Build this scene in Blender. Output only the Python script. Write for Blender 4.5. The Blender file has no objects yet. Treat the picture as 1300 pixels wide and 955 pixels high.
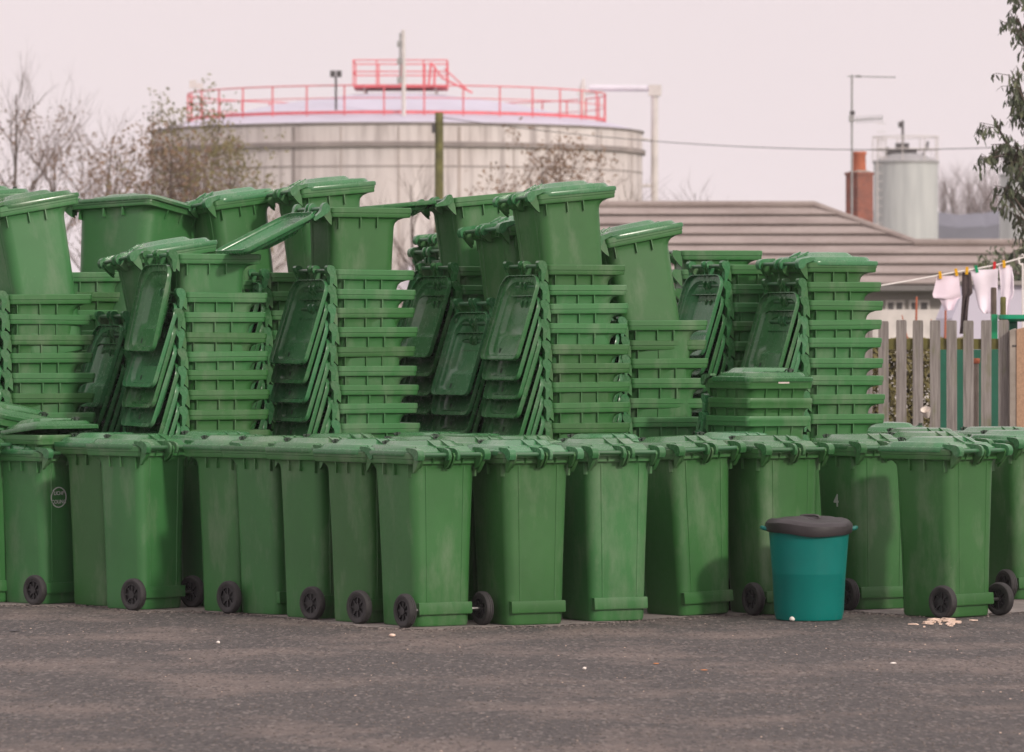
import bpy, bmesh, math, random
from mathutils import Vector, Matrix
R = math.radians
PI = math.pi
random.seed(7)
sc = bpy.context.scene
col = sc.collection

# ------------------------------------------------------------------ camera
F, HZ, CAMH = 6500.0, 420.0, 1.7            # focal length in photo pixels, horizon row, eye height
cd = bpy.data.cameras.new('camera'); cam = bpy.data.objects.new('camera', cd); col.objects.link(cam)
cam.location = (0, 0, CAMH); cam.rotation_euler = (R(90), 0, 0)
cd.sensor_width = 36; cd.lens = F / 1300 * 36; cd.shift_y = -57.5 / 1300
cd.clip_start = 0.5; cd.clip_end = 6000
cd.dof.use_dof = True; cd.dof.focus_distance = 30.5; cd.dof.aperture_fstop = 7.0
sc.camera = cam

def P(px, py, s):
    """world point seen at pixel (px, py) where one metre spans s pixels"""
    return Vector(((px - 650) / s, F / s, CAMH + (HZ - py) / s))
def G(px, py, z=0.0):
    """point on the ground seen at pixel (px, py)"""
    s = (py - HZ) / (CAMH - z)
    return P(px, py, s)

# ------------------------------------------------------------------ materials
class NT:
    def __init__(self, name):
        self.m = bpy.data.materials.new(name); self.m.use_nodes = True
        self.t = self.m.node_tree; self.n = self.t.nodes; self.l = self.t.links
        self.b = self.n['Principled BSDF']
    def add(self, t, **kw):
        n = self.n.new(t)
        for k, v in kw.items():
            if k in n.inputs: n.inputs[k].default_value = v
            else: setattr(n, k, v)
        return n
    def link(self, a, b): self.l.new(a, b)
    def coord(self, scale=(1, 1, 1), kind='Object'):
        tc = self.add('ShaderNodeTexCoord'); mp = self.add('ShaderNodeMapping')
        mp.inputs['Scale'].default_value = scale
        self.link(tc.outputs[kind], mp.inputs['Vector']); return mp.outputs['Vector']
    def noise(self, vec, scale, detail=4, rough=.55):
        n = self.add('ShaderNodeTexNoise'); n.inputs['Scale'].default_value = scale
        n.inputs['Detail'].default_value = detail; n.inputs['Roughness'].default_value = rough
        if vec is not None: self.link(vec, n.inputs['Vector'])
        return n.outputs['Fac']
    def ramp(self, fac, stops):
        r = self.add('ShaderNodeValToRGB'); e = r.color_ramp.elements
        e[0].position, e[0].color = stops[0][0], (*stops[0][1], 1)
        e[1].position, e[1].color = stops[-1][0], (*stops[-1][1], 1)
        for p, c in stops[1:-1]:
            x = e.new(p); x.color = (*c, 1)
        self.link(fac, r.inputs['Fac']); return r.outputs['Color']
    def mix(self, fac, a, b, mode='MIX'):
        m = self.add('ShaderNodeMix'); m.data_type = 'RGBA'; m.blend_type = mode
        for s, v in ((0, fac), (6, a), (7, b)):
            if isinstance(v, (int, float)): m.inputs[s].default_value = v
            elif isinstance(v, tuple): m.inputs[s].default_value = (*v, 1)
            else: self.link(v, m.inputs[s])
        return m.outputs[2]
    def bump(self, h, strength=.3, dist=.01):
        b = self.add('ShaderNodeBump'); b.inputs['Strength'].default_value = strength
        b.inputs['Distance'].default_value = dist; self.link(h, b.inputs['Height'])
        self.link(b.outputs['Normal'], self.b.inputs['Normal'])

def simple(name, c, rough=.6, var=.15, scale=8, metal=0, bump=.15):
    t = NT(name); v = t.coord()
    n = t.noise(v, scale)
    lo = tuple(x * (1 - var) for x in c); hi = tuple(min(1, x * (1 + var)) for x in c)
    t.link(t.ramp(n, [(.3, lo), (.7, hi)]), t.b.inputs['Base Color'])
    t.b.inputs['Roughness'].default_value = rough; t.b.inputs['Metallic'].default_value = metal
    if bump: t.bump(t.noise(v, scale * 6), bump, .005)
    return t.m

def plastic(name, c, rough=.42, dust=.25, scuff=.30):
    t = NT(name); v = t.coord()
    oi = t.add('ShaderNodeObjectInfo')
    n1 = t.noise(v, 3.5, 3); n2 = t.noise(v, 28, 5, .7)
    base = t.ramp(n1, [(.3, tuple(x * .9 for x in c)), (.7, tuple(x * 1.08 for x in c))])
    hs = t.add('ShaderNodeHueSaturation')
    mr = t.add('ShaderNodeMapRange'); mr.inputs['To Min'].default_value = .80; mr.inputs['To Max'].default_value = 1.14
    t.link(oi.outputs['Random'], mr.inputs['Value']); t.link(mr.outputs[0], hs.inputs['Value'])
    mr3 = t.add('ShaderNodeMapRange'); mr3.inputs['To Min'].default_value = .488; mr3.inputs['To Max'].default_value = .508
    t.link(oi.outputs['Random'], mr3.inputs['Value']); t.link(mr3.outputs[0], hs.inputs['Hue'])
    t.link(base, hs.inputs['Color'])
    # dust and pale scuffs with shapes of their own
    sv = t.coord((1.0, 1.0, .35)); add = t.add('ShaderNodeVectorMath'); add.operation = 'ADD'
    t.link(sv, add.inputs[0]); cmb = t.add('ShaderNodeCombineXYZ')
    ml = t.add('ShaderNodeMath'); ml.operation = 'MULTIPLY'; ml.inputs[1].default_value = 37.0
    t.link(oi.outputs['Random'], ml.inputs[0]); t.link(ml.outputs[0], cmb.inputs[0]); t.link(cmb.outputs[0], add.inputs[1])
    d = t.noise(add.outputs[0], 4.2, 7, .68)
    df = t.ramp(d, [(.50, (0, 0, 0)), (.78, (dust, dust, dust))])
    sc2 = t.noise(add.outputs[0], 60, 3, .8)
    sf = t.ramp(sc2, [(.68, (0, 0, 0)), (.76, (scuff, scuff, scuff))])
    c1 = t.mix(df, hs.outputs[0], (.30, .31, .25))
    c2 = t.mix(sf, c1, (.22, .33, .20))
    t.link(c2, t.b.inputs['Base Color'])
    rr = t.ramp(n2, [(.3, (rough - .07,) * 3), (.75, (rough + .14,) * 3)])
    t.link(rr, t.b.inputs['Roughness'])
    t.b.inputs['Specular IOR Level'].default_value = .5
    t.bump(n1, .04, .004)
    return t.m

M = {}
M['green'] = plastic('bin_green', (.037, .148, .040), .40, .36)
M['lid'] = plastic('lid_green', (.038, .150, .054), .22, .36, .08)
M['bar'] = plastic('handle_green', (.035, .12, .05), .35, .1)
M['tyre'] = simple('tyre_rubber', (.028, .026, .026), .75, .3, 20)
M['hub'] = simple('wheel_plastic', (.022, .021, .022), .5, .2, 20)
M['axle'] = simple('axle_steel', (.35, .34, .33), .35, .2, 30, 1)
M['catch'] = simple('catch_dark', (.015, .035, .018), .5)
M['white_mark'] = simple('white_print', (.48, .50, .48), .6)
M['label'] = simple('sticker_white', (.82, .68, .66), .5, .05, 40)
M['teal'] = plastic('teal_plastic', (.0, .150, .128), .40, .0, .0); M['teal'].node_tree.nodes['Principled BSDF'].inputs['Specular IOR Level'].default_value = .25
M['black_lid'] = simple('black_plastic', (.022, .018, .019), .5, .25, 12)
M['steel_white'] = simple('painted_white_steel', (.62, .58, .56), .6, .12, 2)
M['pipe'] = simple('pale_pipe', (.66, .63, .70), .5, .1, 2)
M['red_rail'] = simple('faded_red_paint', (.66, .12, .14), .6, .12, 3)
M['dark_metal'] = simple('dark_metal', (.06, .055, .055), .6, .2)
M['grey_metal'] = simple('grey_metal', (.3, .3, .3), .5, .2)
M['pole'] = simple('mossy_pole', (.13, .125, .04), .9, .35, 5)
M['bark'] = simple('tree_bark', (.10, .075, .06), .95, .3, 6)
M['twig'] = simple('tree_twigs', (.15, .105, .085), .95, .3, 3)
M['olive'] = simple('olive_leaves', (.145, .125, .045), .9, .3, 2)
M['brownleaf'] = simple('brown_leaves', (.17, .105, .06), .9, .3, 2)
M['wall'] = simple('grey_render', (.27, .25, .235), .9, .12, 1)
M['eaves'] = simple('gutter_dark', (.16, .15, .145), .7, .1)
M['white_wall'] = simple('blotchy_white_wall', (.62, .58, .55), .9, .28, 1.6)
M['pale_wall'] = simple('pale_lilac_panel', (.56, .53, .62), .6, .05, 1)
M['pot'] = simple('terracotta', (.42, .125, .065), .8, .15, 4)
M['concrete'] = simple('concrete_post', (.30, .26, .22), .9, .2, 10)
M['tan'] = simple('tan_panel', (.40, .25, .16), .95, .18, 60, bump=.5)
M['rail_wood'] = simple('mossy_rail', (.12, .11, .03), .9, .3, 9)
M['greenboard'] = simple('dark_green_boards', (.006, .105, .062), .55, .15, 5)
M['brightgreen'] = plastic('bright_green_plastic', (.0, .28, .13), .35, .03)
M['cloth'] = simple('white_cloth', (.80, .72, .79), .9, .04, 10)
M['cloth_pink'] = simple('pinkish_white_cloth', (.83, .70, .78), .9, .03, 10)
M['tights'] = simple('dark_knit', (.075, .055, .055), .95, .2, 20)
M['rope'] = simple('washing_line', (.78, .74, .70), .6, .05, 40)
for nm, c in (('yellow', (.80, .42, .01)), ('peg_green', (.0, .30, .12)), ('peg_red', (.65, .02, .03))):
    M[nm] = simple('peg_' + nm, c, .4, .05)
M['stone'] = simple('small_stones', (.15, .128, .115), .9, .6, 40)
M['whitestone'] = simple('white_stone', (.72, .66, .60), .8, .1, 20)
M['scrap'] = simple('pale_scraps', (.66, .50, .40), .9, .3, 25)
M['leafscrap'] = simple('orange_leaf', (.45, .17, .06), .9, .2, 25)
M['grass'] = simple('grass_ground', (.075, .085, .035), .95, .3, .5)
M['farwood_hazed'] = simple('far_hedge_hazed', (.15, .155, .185), .95, .15, .3)  # hedge colour lightened toward blue-grey, distance haze painted into it

# wood pickets
t = NT('weathered_picket'); v = t.coord((30, 30, 1.4)); n = t.noise(v, 2, 6, .65)
oi = t.add('ShaderNodeObjectInfo')
c = t.ramp(n, [(.25, (.10, .088, .08)), (.5, (.21, .19, .175)), (.75, (.31, .285, .265))])
v2 = t.coord((3, 3, .8)); kn = t.noise(v2, 5, 4, .6)
c = t.mix(t.ramp(kn, [(.55, (0, 0, 0)), (.72, (.55, .55, .55))]), c, (.13, .14, .055))
t.link(c, t.b.inputs['Base Color']); t.b.inputs['Roughness'].default_value = .9; t.bump(n, .5, .01); M['picket'] = t.m

# asphalt
t = NT('asphalt'); v = t.coord()
big = t.noise(t.coord((.9, .75, 1)), 1.0, 6, .62); mid = t.noise(t.coord((1.2, .9, 1)), 3.4, 6, .7); fine = t.noise(v, 70, 5, .8); grit = t.noise(t.coord((1, .4, 1)), 36, 6, .85)
base = t.ramp(mid, [(.3, (.060, .053, .050)), (.7, (.094, .083, .077))])
dusty = t.ramp(big, [(.48, (0, 0, 0)), (.62, (.75, .75, .75))])
bd = t.mix(dusty, base, (.225, .175, .148))
dk = t.ramp(t.noise(t.coord((.5, 1.1, 1)), 1.5, 5, .7), [(.54, (0, 0, 0)), (.72, (.35, .35, .35))])
bd = t.mix(dk, bd, (.048, .043, .042))
bd = t.mix(t.ramp(fine, [(.34, (.6, .6, .6)), (.54, (0, 0, 0))]), bd, (.035, .031, .03))
bd = t.mix(t.ramp(grit, [(.52, (0, 0, 0)), (.66, (.85, .85, .85))]), bd, (.21, .183, .165))
vo = t.add('ShaderNodeTexVoronoi'); vo.inputs['Scale'].default_value = 62; t.link(t.coord((1, .22, 1)), vo.inputs['Vector'])
hv = t.add('ShaderNodeSeparateColor'); t.link(vo.outputs['Color'], hv.inputs[0])
chip = t.ramp(hv.outputs[0], [(.80, (0, 0, 0)), (.97, (.5, .5, .5))]); bd = t.mix(chip, bd, (.27, .235, .21))
chip2 = t.ramp(hv.outputs[1], [(.70, (0, 0, 0)), (.95, (.6, .6, .6))]); bd = t.mix(chip2, bd, (.032, .028, .028))
t.link(bd, t.b.inputs['Base Color']); t.b.inputs['Roughness'].default_value = .85
t.bump(grit, 1.0, .02); M['asphalt'] = t.m
# concrete pad under the bins
t = NT('worn_concrete'); v = t.coord()
a = t.noise(t.coord((1, .5, 1)), 3, 6, .7)
c = t.ramp(a, [(.25, (.11, .098, .09)), (.5, (.20, .175, .16)), (.75, (.31, .27, .245))])
t.link(c, t.b.inputs['Base Color']); t.b.inputs['Roughness'].default_value = .9
t.bump(t.noise(v, 50, 5, .8), .6, .01); M['pad'] = t.m
# roof tiles
t = NT('roof_tiles'); v = t.coord(); n = t.noise(t.coord((.5, 1, 3)), 1.2, 6, .7); n2 = t.noise(v, 9, 3)
c = t.ramp(n, [(.25, (.21, .17, .155)), (.5, (.29, .242, .222)), (.75, (.36, .31, .285))])
c = t.mix(t.ramp(n2, [(.55, (0, 0, 0)), (.75, (.5,) * 3)]), c, (.16, .13, .11))
t.link(c, t.b.inputs['Base Color']); t.b.inputs['Roughness'].default_value = .9; M['tiles'] = t.m
# brick
t = NT('chimney_brick'); v = t.coord((1, 1, 1))
b = t.add('ShaderNodeTexBrick'); b.inputs['Scale'].default_value = 4.5
b.inputs['Color1'].default_value = (.27, .075, .045, 1); b.inputs['Color2'].default_value = (.17, .05, .035, 1)
b.inputs['Mortar'].default_value = (.32, .24, .2, 1); b.inputs['Mortar Size'].default_value = .018
sp = t.add('ShaderNodeSeparateXYZ'); cb = t.add('ShaderNodeCombineXYZ'); ad = t.add('ShaderNodeMath'); ad.operation = 'ADD'
t.link(v, sp.inputs[0]); t.link(sp.outputs[0], ad.inputs[0]); t.link(sp.outputs[1], ad.inputs[1]); t.link(ad.outputs[0], cb.inputs[0]); t.link(sp.outputs[2], cb.inputs[1])
t.link(cb.outputs[0], b.inputs['Vector']); t.link(b.outputs['Color'], t.b.inputs['Base Color']); t.b.inputs['Roughness'].default_value = .95; M['brick'] = t.m
# tank shell: weathered, streaked
t = NT('tank_shell'); v = t.coord((1.1, 1.1, .07)); n = t.noise(v, 2.2, 6, .65); n2 = t.noise(t.coord(), .35, 4)
c = t.ramp(n, [(.34, (.36, .32, .31)), (.48, (.60, .555, .54)), (.72, (.76, .71, .69))])
c = t.mix(t.ramp(n2, [(.4, (0, 0, 0)), (.8, (.6,) * 3)]), c, (.54, .47, .44))
t.link(c, t.b.inputs['Base Color']); t.b.inputs['Roughness'].default_value = .6; M['tank'] = t.m
M['tank_roof'] = simple('tank_roof', (.47, .455, .54), .55, .08, .6)
M['seam_pale'] = simple('tank_seam_pale', (.42, .36, .33), .8, .25, 1)
M['seam'] = simple('tank_seam', (.27, .235, .22), .8, .25, 1)
t = NT('silo_panels'); v = t.coord((1, 1, .1)); w = t.noise(v, 3, 4)
c = t.ramp(w, [(.3, (.40, .42, .42)), (.7, (.52, .54, .53))]); t.link(c, t.b.inputs['Base Color']); t.b.inputs['Roughness'].default_value = .45; M['silo'] = t.m
# eucalyptus leaves
t = NT('hanging_leaves'); n = t.noise(t.coord(), 7, 3)
c = t.ramp(n, [(.3, (.045, .065, .035)), (.55, (.085, .105, .055)), (.75, (.16, .17, .09))])
t.link(c, t.b.inputs['Base Color']); t.b.inputs['Roughness'].default_value = .5; M['euc'] = t.m

# ------------------------------------------------------------------ mesh helpers
def rr(x0, x1, hw, r, z, n=5, y0=None, rb=None):
    """rounded rectangle ring in the XY plane"""
    if y0 is None: y0 = -hw
    y1 = hw; out = []
    q = rb or r
    for cx, cy, a0, r in ((x1 - r, y1 - r, 0, r), (x0 + q, y1 - q, 90, q), (x0 + q, y0 + q, 180, q), (x1 - r, y0 + r, 270, r)):
        for k in range(n + 1):
            a = R(a0 + 90 * k / n)
            out.append((cx + r * math.cos(a), cy + r * math.sin(a), z))
    return out

class MB:
    def __init__(self): self.v = []; self.f = []
    def loft(self, rings, cap0=True, cap1=True, closed=True):
        b = len(self.v); n = len(rings[0])
        for r in rings: self.v += [tuple(p) for p in r]
        m = n if closed else n - 1
        for i in range(len(rings) - 1):
            for j in range(m):
                a = b + i * n + j; c = b + i * n + (j + 1) % n
                self.f.append((a, c, c + n, a + n))
        if cap0: self.f.append(tuple(b + j for j in range(n))[::-1])
        if cap1: self.f.append(tuple(b + (len(rings) - 1) * n + j for j in range(n)))
        return self
    def box(self, x0, x1, y0, y1, z0, z1, top=None):
        """top = (dx, dy) inset of the top face"""
        dx, dy = top or (0, 0)
        return self.loft([[(x0, y0, z0), (x1, y0, z0), (x1, y1, z0), (x0, y1, z0)],
                          [(x0 + dx, y0 + dy, z1), (x1 - dx, y0 + dy, z1), (x1 - dx, y1 - dy, z1), (x0 + dx, y1 - dy, z1)]])
    def prism(self, poly, y0, y1):
        """poly in XZ, extruded along Y"""
        return self.loft([[(x, y0, z) for x, z in poly], [(x, y1, z) for x, z in poly]])
    def tube(self, pts, rad, n=6, cap=True):
        pts = [Vector(p) for p in pts]; rings = []
        if not isinstance(rad, (list, tuple)): rad = [rad] * len(pts)
        for i, p in enumerate(pts):
            d = (pts[min(i + 1, len(pts) - 1)] - pts[max(i - 1, 0)])
            if d.length < 1e-9: d = Vector((0, 0, 1))
            d.normalize()
            u = d.cross(Vector((0, 0, 1)) if abs(d.z) < .9 else Vector((1, 0, 0))).normalized(); w = d.cross(u)
            rings.append([p + u * rad[i] * math.cos(2 * PI * k / n) + w * rad[i] * math.sin(2 * PI * k / n) for k in range(n)])
        return self.loft(rings, cap, cap)
    def lathe(self, prof, n=24, axis='Z', c=(0, 0, 0), cap=True, a0=0, a1=360):
        full = abs(a1 - a0) >= 360; rings = []
        m = n if full else n + 1
        for r, h in prof:
            ring = []
            for k in range(m):
                a = R(a0 + (a1 - a0) * k / n); x, y = r * math.cos(a), r * math.sin(a)
                p = (x, y, h) if axis == 'Z' else (x, h, y)
                ring.append((p[0] + c[0], p[1] + c[1], p[2] + c[2]))
            rings.append(ring)
        return self.loft(rings, cap, cap, full)
    def quad(self, *p):
        b = len(self.v); self.v += [tuple(q) for q in p]; self.f.append(tuple(range(b, b + len(p)))); return self
    def mesh(self, name, mat, ang=35, smooth=True, recalc=True):
        me = bpy.data.meshes.new(name); me.from_pydata([tuple(map(float, p)) for p in self.v], [], self.f)
        bm = bmesh.new(); bm.from_mesh(me)
        if recalc: bmesh.ops.recalc_face_normals(bm, faces=bm.faces)
        if smooth:
            for f in bm.faces: f.smooth = True
            for e in bm.edges:
                if len(e.link_faces) == 2 and e.calc_face_angle(0) > R(ang): e.smooth = False
        bm.to_mesh(me); bm.free(); me.materials.append(mat); return me
    def build(self, name, mat, parent=None, ang=35, smooth=True, recalc=True):
        return obj(name, self.mesh(name, mat, ang, smooth, recalc), parent)

def obj(name, me, parent=None):
    o = bpy.data.objects.new(name, me); col.objects.link(o)
    if parent: o.parent = parent
    return o
def tag(o, label=None, cat=None, group=None, kind=None):
    for k, v in (('label', label), ('category', cat), ('group', group), ('kind', kind)):
        if v: o[k] = v
    return o
def thing(name, label, cat, loc=(0, 0, 0), group=None):
    o = bpy.data.objects.new(name, None); col.objects.link(o); o.location = loc; o.empty_display_size = .2
    return tag(o, label, cat, group)
def kids(o): return KID.get(o.name, [])

# ------------------------------------------------------------------ the wheelie bin meshes (local +X front, origin under the base)
RIM = 1.0
PIV = Vector((-.297, 0, .990))
def body_mesh(flush=False):
    m = MB()
    def rr(x0, x1, hw, r, z, _f=globals()['rr']):
        if flush and x1 > .213: x1 = .213 + (x1 - .213) * .3
        return _f(x0, x1, hw, r, z)
    rings = [rr(-.200, .170, .172, .05, 0.0), rr(-.212, .180, .182, .055, .008), rr(-.217, .184, .185, .055, .025), rr(-.219, .186, .186, .055, .068),
             rr(-.221, .187, .187, .06, .080), rr(-.223, .196, .198, .065, .40), rr(-.2245, .206, .210, .065, .70),
             rr(-.226, .212, .216, .065, .850), rr(-.2265, .214, .217, .065, .880), rr(-.227, .221, .218, .065, .903), rr(-.229, .241, .220, .06, .922),
             rr(-.234, .275, .224, .05, .934),
             rr(-.250, .304, .239, .03, .9375), rr(-.251, .308, .241, .03, .945), rr(-.251, .309, .241, .03, .964), rr(-.2545, .313, .2445, .03, .967),
             rr(-.2545, .313, .2445, .03, .995), rr(-.250, .308, .240, .03, 1.0),
             rr(-.240, .275, .230, .045, 1.0), rr(-.236, .262, .226, .055, .992), rr(-.230, .214, .218, .06, .95),
             rr(-.2235, .209, .213, .06, .850), rr(-.222, .203, .207, .06, .70), rr(-.2205, .193, .195, .06, .40),
             rr(-.2185, .184, .184, .055, .10), rr(-.216, .182, .182, .05, .07), rr(-.208, .176, .177, .05, .02)]
    m.loft(rings)
    # vertical gussets below the rim
    for s in (-1, 1):
        for x in (-.045, .070):
            m.box(x - .0035, x + .0035, min(s * .2150, s * .237), max(s * .2150, s * .237), .872, .9385)
            # taper handled by a slim second rib
        m.box(-.198, -.193, min(s * .200, s * .232), max(s * .200, s * .232), .862, .9385)
    for y in (-.10, 0, .10):
        m.prism([(.205, .868), (.218, .866), (.232, .925), (.236, .9385), (.205, .9385)], y - .004, y + .004)
    # raised corner strips down the back
    for s in (-1, 1):
        for z0, z1, xa, xb in ((.145, .40, -.2210, -.2230), (.40, .70, -.2230, -.2250), (.70, .925, -.2250, -.2285)):
            ya, yb = s * (.112 + z0 * .018), s * (.112 + z1 * .018); d0, d1 = .0045, .009
            m.loft([[(xa + .004, ya - d1, z0), (xa - .003, ya - d0, z0), (xa - .003, ya + d0, z0), (xa + .004, ya + d1, z0)],
                    [(xb + .004, yb - d1, z1), (xb - .003, yb - d0, z1), (xb - .003, yb + d0, z1), (xb + .004, yb + d1, z1)]], False, False)
    # axle housing across the back
    m.loft([[(-.236, -.176, .074), (-.236, .176, .074), (-.200, .176, .072), (-.200, -.176, .072)],
            [(-.240, -.179, .082), (-.240, .179, .082), (-.200, .179, .082), (-.200, -.179, .082)],
            [(-.234, -.179, .142), (-.234, .179, .142), (-.200, .179, .142), (-.200, -.179, .142)]])
    # hinge brackets under the rear handle
    for y, h in ((-.216, .011), (-.196, .006), (-.012, .006), (.012, .006), (.196, .006), (.216, .011), (-.10, .004), (.10, .004)):
        full = abs(y) > .15 or abs(y) < .05
        if full:
            m.prism([(-.244, .885 if abs(y) > .2 else .905), (-.244, .994), (-.285, 1.002), (-.306, .998), (-.314, .980), (-.306, .955), (-.28, .922), (-.262, .900 if abs(y) > .2 else .912)], y - h, y + h)
        else:
            m.prism([(-.248, .930), (-.248, .972), (-.275, .968)], y - h, y + h)
    return m.mesh('body', M['green'])
def lid_mesh():
    m = MB()
    o = [rr(.060, .622, .250, .045, -.008, rb=.09), rr(.058, .625, .2525, .05, .012, rb=.09), rr(.062, .621, .249, .05, .020, rb=.09),
         rr(.078, .608, .236, .07, .0225, rb=.10), rr(.092, .594, .222, .075, .026, rb=.12), rr(.106, .583, .210, .08, .046, rb=.12),
         rr(.116, .574, .204, .08, .049, rb=.12), rr(.150, .470, .185, .06, .053, rb=.10), rr(.172, .445, .165, .05, .074, rb=.10), rr(.19, .430, .152, .05, .078, rb=.10), rr(.25, .37, .10, .05, .080)]
    i = [rr(.252, .368, .098, .05, .0765), rr(.194, .426, .148, .05, .0742, rb=.09), rr(.176, .441, .161, .05, .070, rb=.09), rr(.154, .466, .181, .06, .049, rb=.09), rr(.120, .570, .200, .08, .045, rb=.11),
         rr(.110, .579, .206, .08, .042, rb=.12), rr(.096, .590, .218, .075, .022, rb=.12), rr(.082, .604, .232, .07, .0185, rb=.10), rr(.066, .617, .245, .05, .016, rb=.09),
         rr(.063, .620, .2475, .05, .010, rb=.09), rr(.064, .618, .246, .045, -.008, rb=.09)]
    m.loft(o, False, True)
    m.loft(i, True, False)
    n = len(o[0]); b0 = 0; b1 = len(o) * n + (len(i) - 1) * n
    for j in range(n): m.f.append((b0 + j, b0 + (j + 1) % n, b1 + (j + 1) % n, b1 + j))
    # oval hand recess ring near the front
    ring = []
    for k in range(20):
        a = 2 * PI * k / 20; ring.append((.520 + .024 * math.cos(a), .075 * math.sin(a), .053))
    ring.append(ring[0]); ring.append(ring[1]); m.tube(ring, .0045, 5, False)
    # hinge arms rolling over the handle bar
    for y, h in ((-.226, .020), (-.030, .009), (.030, .009), (.226, .020)):
        prof_o = [(-.026, -.030), (-.034, -.012), (-.034, .008), (-.024, .024), (-.004, .034), (.040, .038), (.098, .040)]
        prof_i = [(.100, .026), (.07, .014), (.040, .006), (.024, -.004), (.018, -.016), (.004, -.028), (-.012, -.034)]
        m.prism(prof_o + prof_i, y - h, y + h)
    # low ridges running from the arms onto the lid
    for y in (-.045, .045):
        m.loft([[(.100, y - .005, .040), (.100, y + .005, .040), (.100, y + .005, .050), (.100, y - .005, .050)],
                [(.185, y - .005, .070), (.185, y + .005, .070), (.185, y + .005, .084), (.185, y - .005, .084)]])
    # thin apron sloping down between the arms
    for y0, y1 in ((-.175, -.045), (.045, .175)):
        m.loft([[(.052, y0, .010), (.052, y1, .010), (.054, y1, .016), (.054, y0, .016)],
                [(.112, y0, .038), (.112, y1, .038), (.112, y1, .047), (.112, y0, .047)]])
    return m.mesh('lid', M['lid'])
def bar_mesh():
    m = MB(); m.tube([(0, -.078, 0), (0, .078, 0)], .0125, 10); return m.mesh('handle', M['bar'])
def catch_mesh():
    m = MB(); m.box(-.015, .015, -.012, .012, -.004, .026, (.003, .003)); m.tube([(-.02, .028, .002), (.0, .028, .017), (.0, -.028, .017), (-.02, -.028, .002)], .006, 5)
    return m.mesh('catch', M['catch'])
def wheel_meshes():
    t = MB(); ro = .098
    prof = [(.066, -.021), (.078, -.025), (.090, -.023), (ro, -.014), (ro + .001, -.008), (ro - .002, -.006), (ro + .001, -.004), (ro + .001, .004), (ro - .002, .006), (ro + .001, .008), (ro, .014), (.090, .023), (.078, .025), (.066, .021)]
    t.lathe(prof + [prof[0]], 32, 'Y', cap=False)
    w = MB()
    w.lathe([(.067, -.019), (.060, -.019), (.058, .019), (.067, .019), (.067, -.019)], 28, 'Y', cap=False)
    w.lathe([(.0, -.024), (.018, -.024), (.022, -.018), (.022, .020), (.0, .020)][1:4], 14, 'Y', cap=True)
    w.lathe([(.059, -.004), (.059, .004)], 28, 'Y', cap=True)
    for k in range(8):
        a = 2 * PI * k / 8; c, s = math.cos(a), math.sin(a); r0, r1, h = .02, .060, .0045
        for sg in (-1, 1):
            ring = lambda r: [(r * c - h * s, sg * .004, r * s + h * c), (r * c + h * s, sg * .004, r * s - h * c), (r * c + h * s, sg * .014, r * s - h * c), (r * c - h * s, sg * .014, r * s + h * c)]
            w.loft([ring(r0), ring(r1)])
    return w.mesh('wheel', M['hub']), t.mesh('tyre', M['tyre'])
def axle_mesh():
    m = MB(); m.tube([(0, -.280, 0), (0, .280, 0)], .010, 8); return m.mesh('axle', M['axle'])

ME = dict(body_flush=body_mesh(True), body=body_mesh(), lid=lid_mesh(), handle=bar_mesh(), catch=catch_mesh(), axle=axle_mesh())
ME['wheel'], ME['tyre'] = wheel_meshes()

ALLBINS = []
def make_bin(mat, lid_open=0, wheels=False, label='', group=None, lid=True, flush=False, sx=1):
    """lid_open in degrees, mat = world matrix of the thing"""
    o = thing('wheelie_bin', label, 'wheelie bin', group=group)
    o.matrix_world = mat
    bo = obj('body', ME['body_flush' if flush else 'body'], o); bo.name = 'body'
    for s in (-1, 1):
        h = obj('handle', ME['handle'], o); h.location = (PIV.x, s * .117, PIV.z)
    if lid:
        l = obj('lid', ME['lid'], o); l.location = PIV; l.rotation_euler = (0, R(-lid_open), 0)
        if flush: l.scale = (.885, 1, 1)
        c = obj('lid_catch', ME['catch'], l); c.location = (.545, .10, .049)
    if wheels:
        a = obj('axle', ME['axle'], o); a.location = (-.215, 0, .100)
        for s in (-1, 1):
            w = obj('wheel', ME['wheel'], o); w.location = (-.215, s * .262, .100); w.scale = (1 / sx, 1, 1)
            obj('tyre', ME['tyre'], w)
    ALLBINS.append(o)
    return o
def place(theta, anchor, target, tilt=0, lean=0):
    """matrix that turns the bin by theta about Z, then tilts (right side up) and leans, putting local anchor on target"""
    rot = Matrix.Rotation(R(-tilt), 4, 'Y') @ Matrix.Rotation(R(lean), 4, 'X') @ Matrix.Rotation(R(theta), 4, 'Z')
    t = Vector(target) - rot.to_3x3() @ Vector(anchor)
    return Matrix.Translation(t) @ rot

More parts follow.
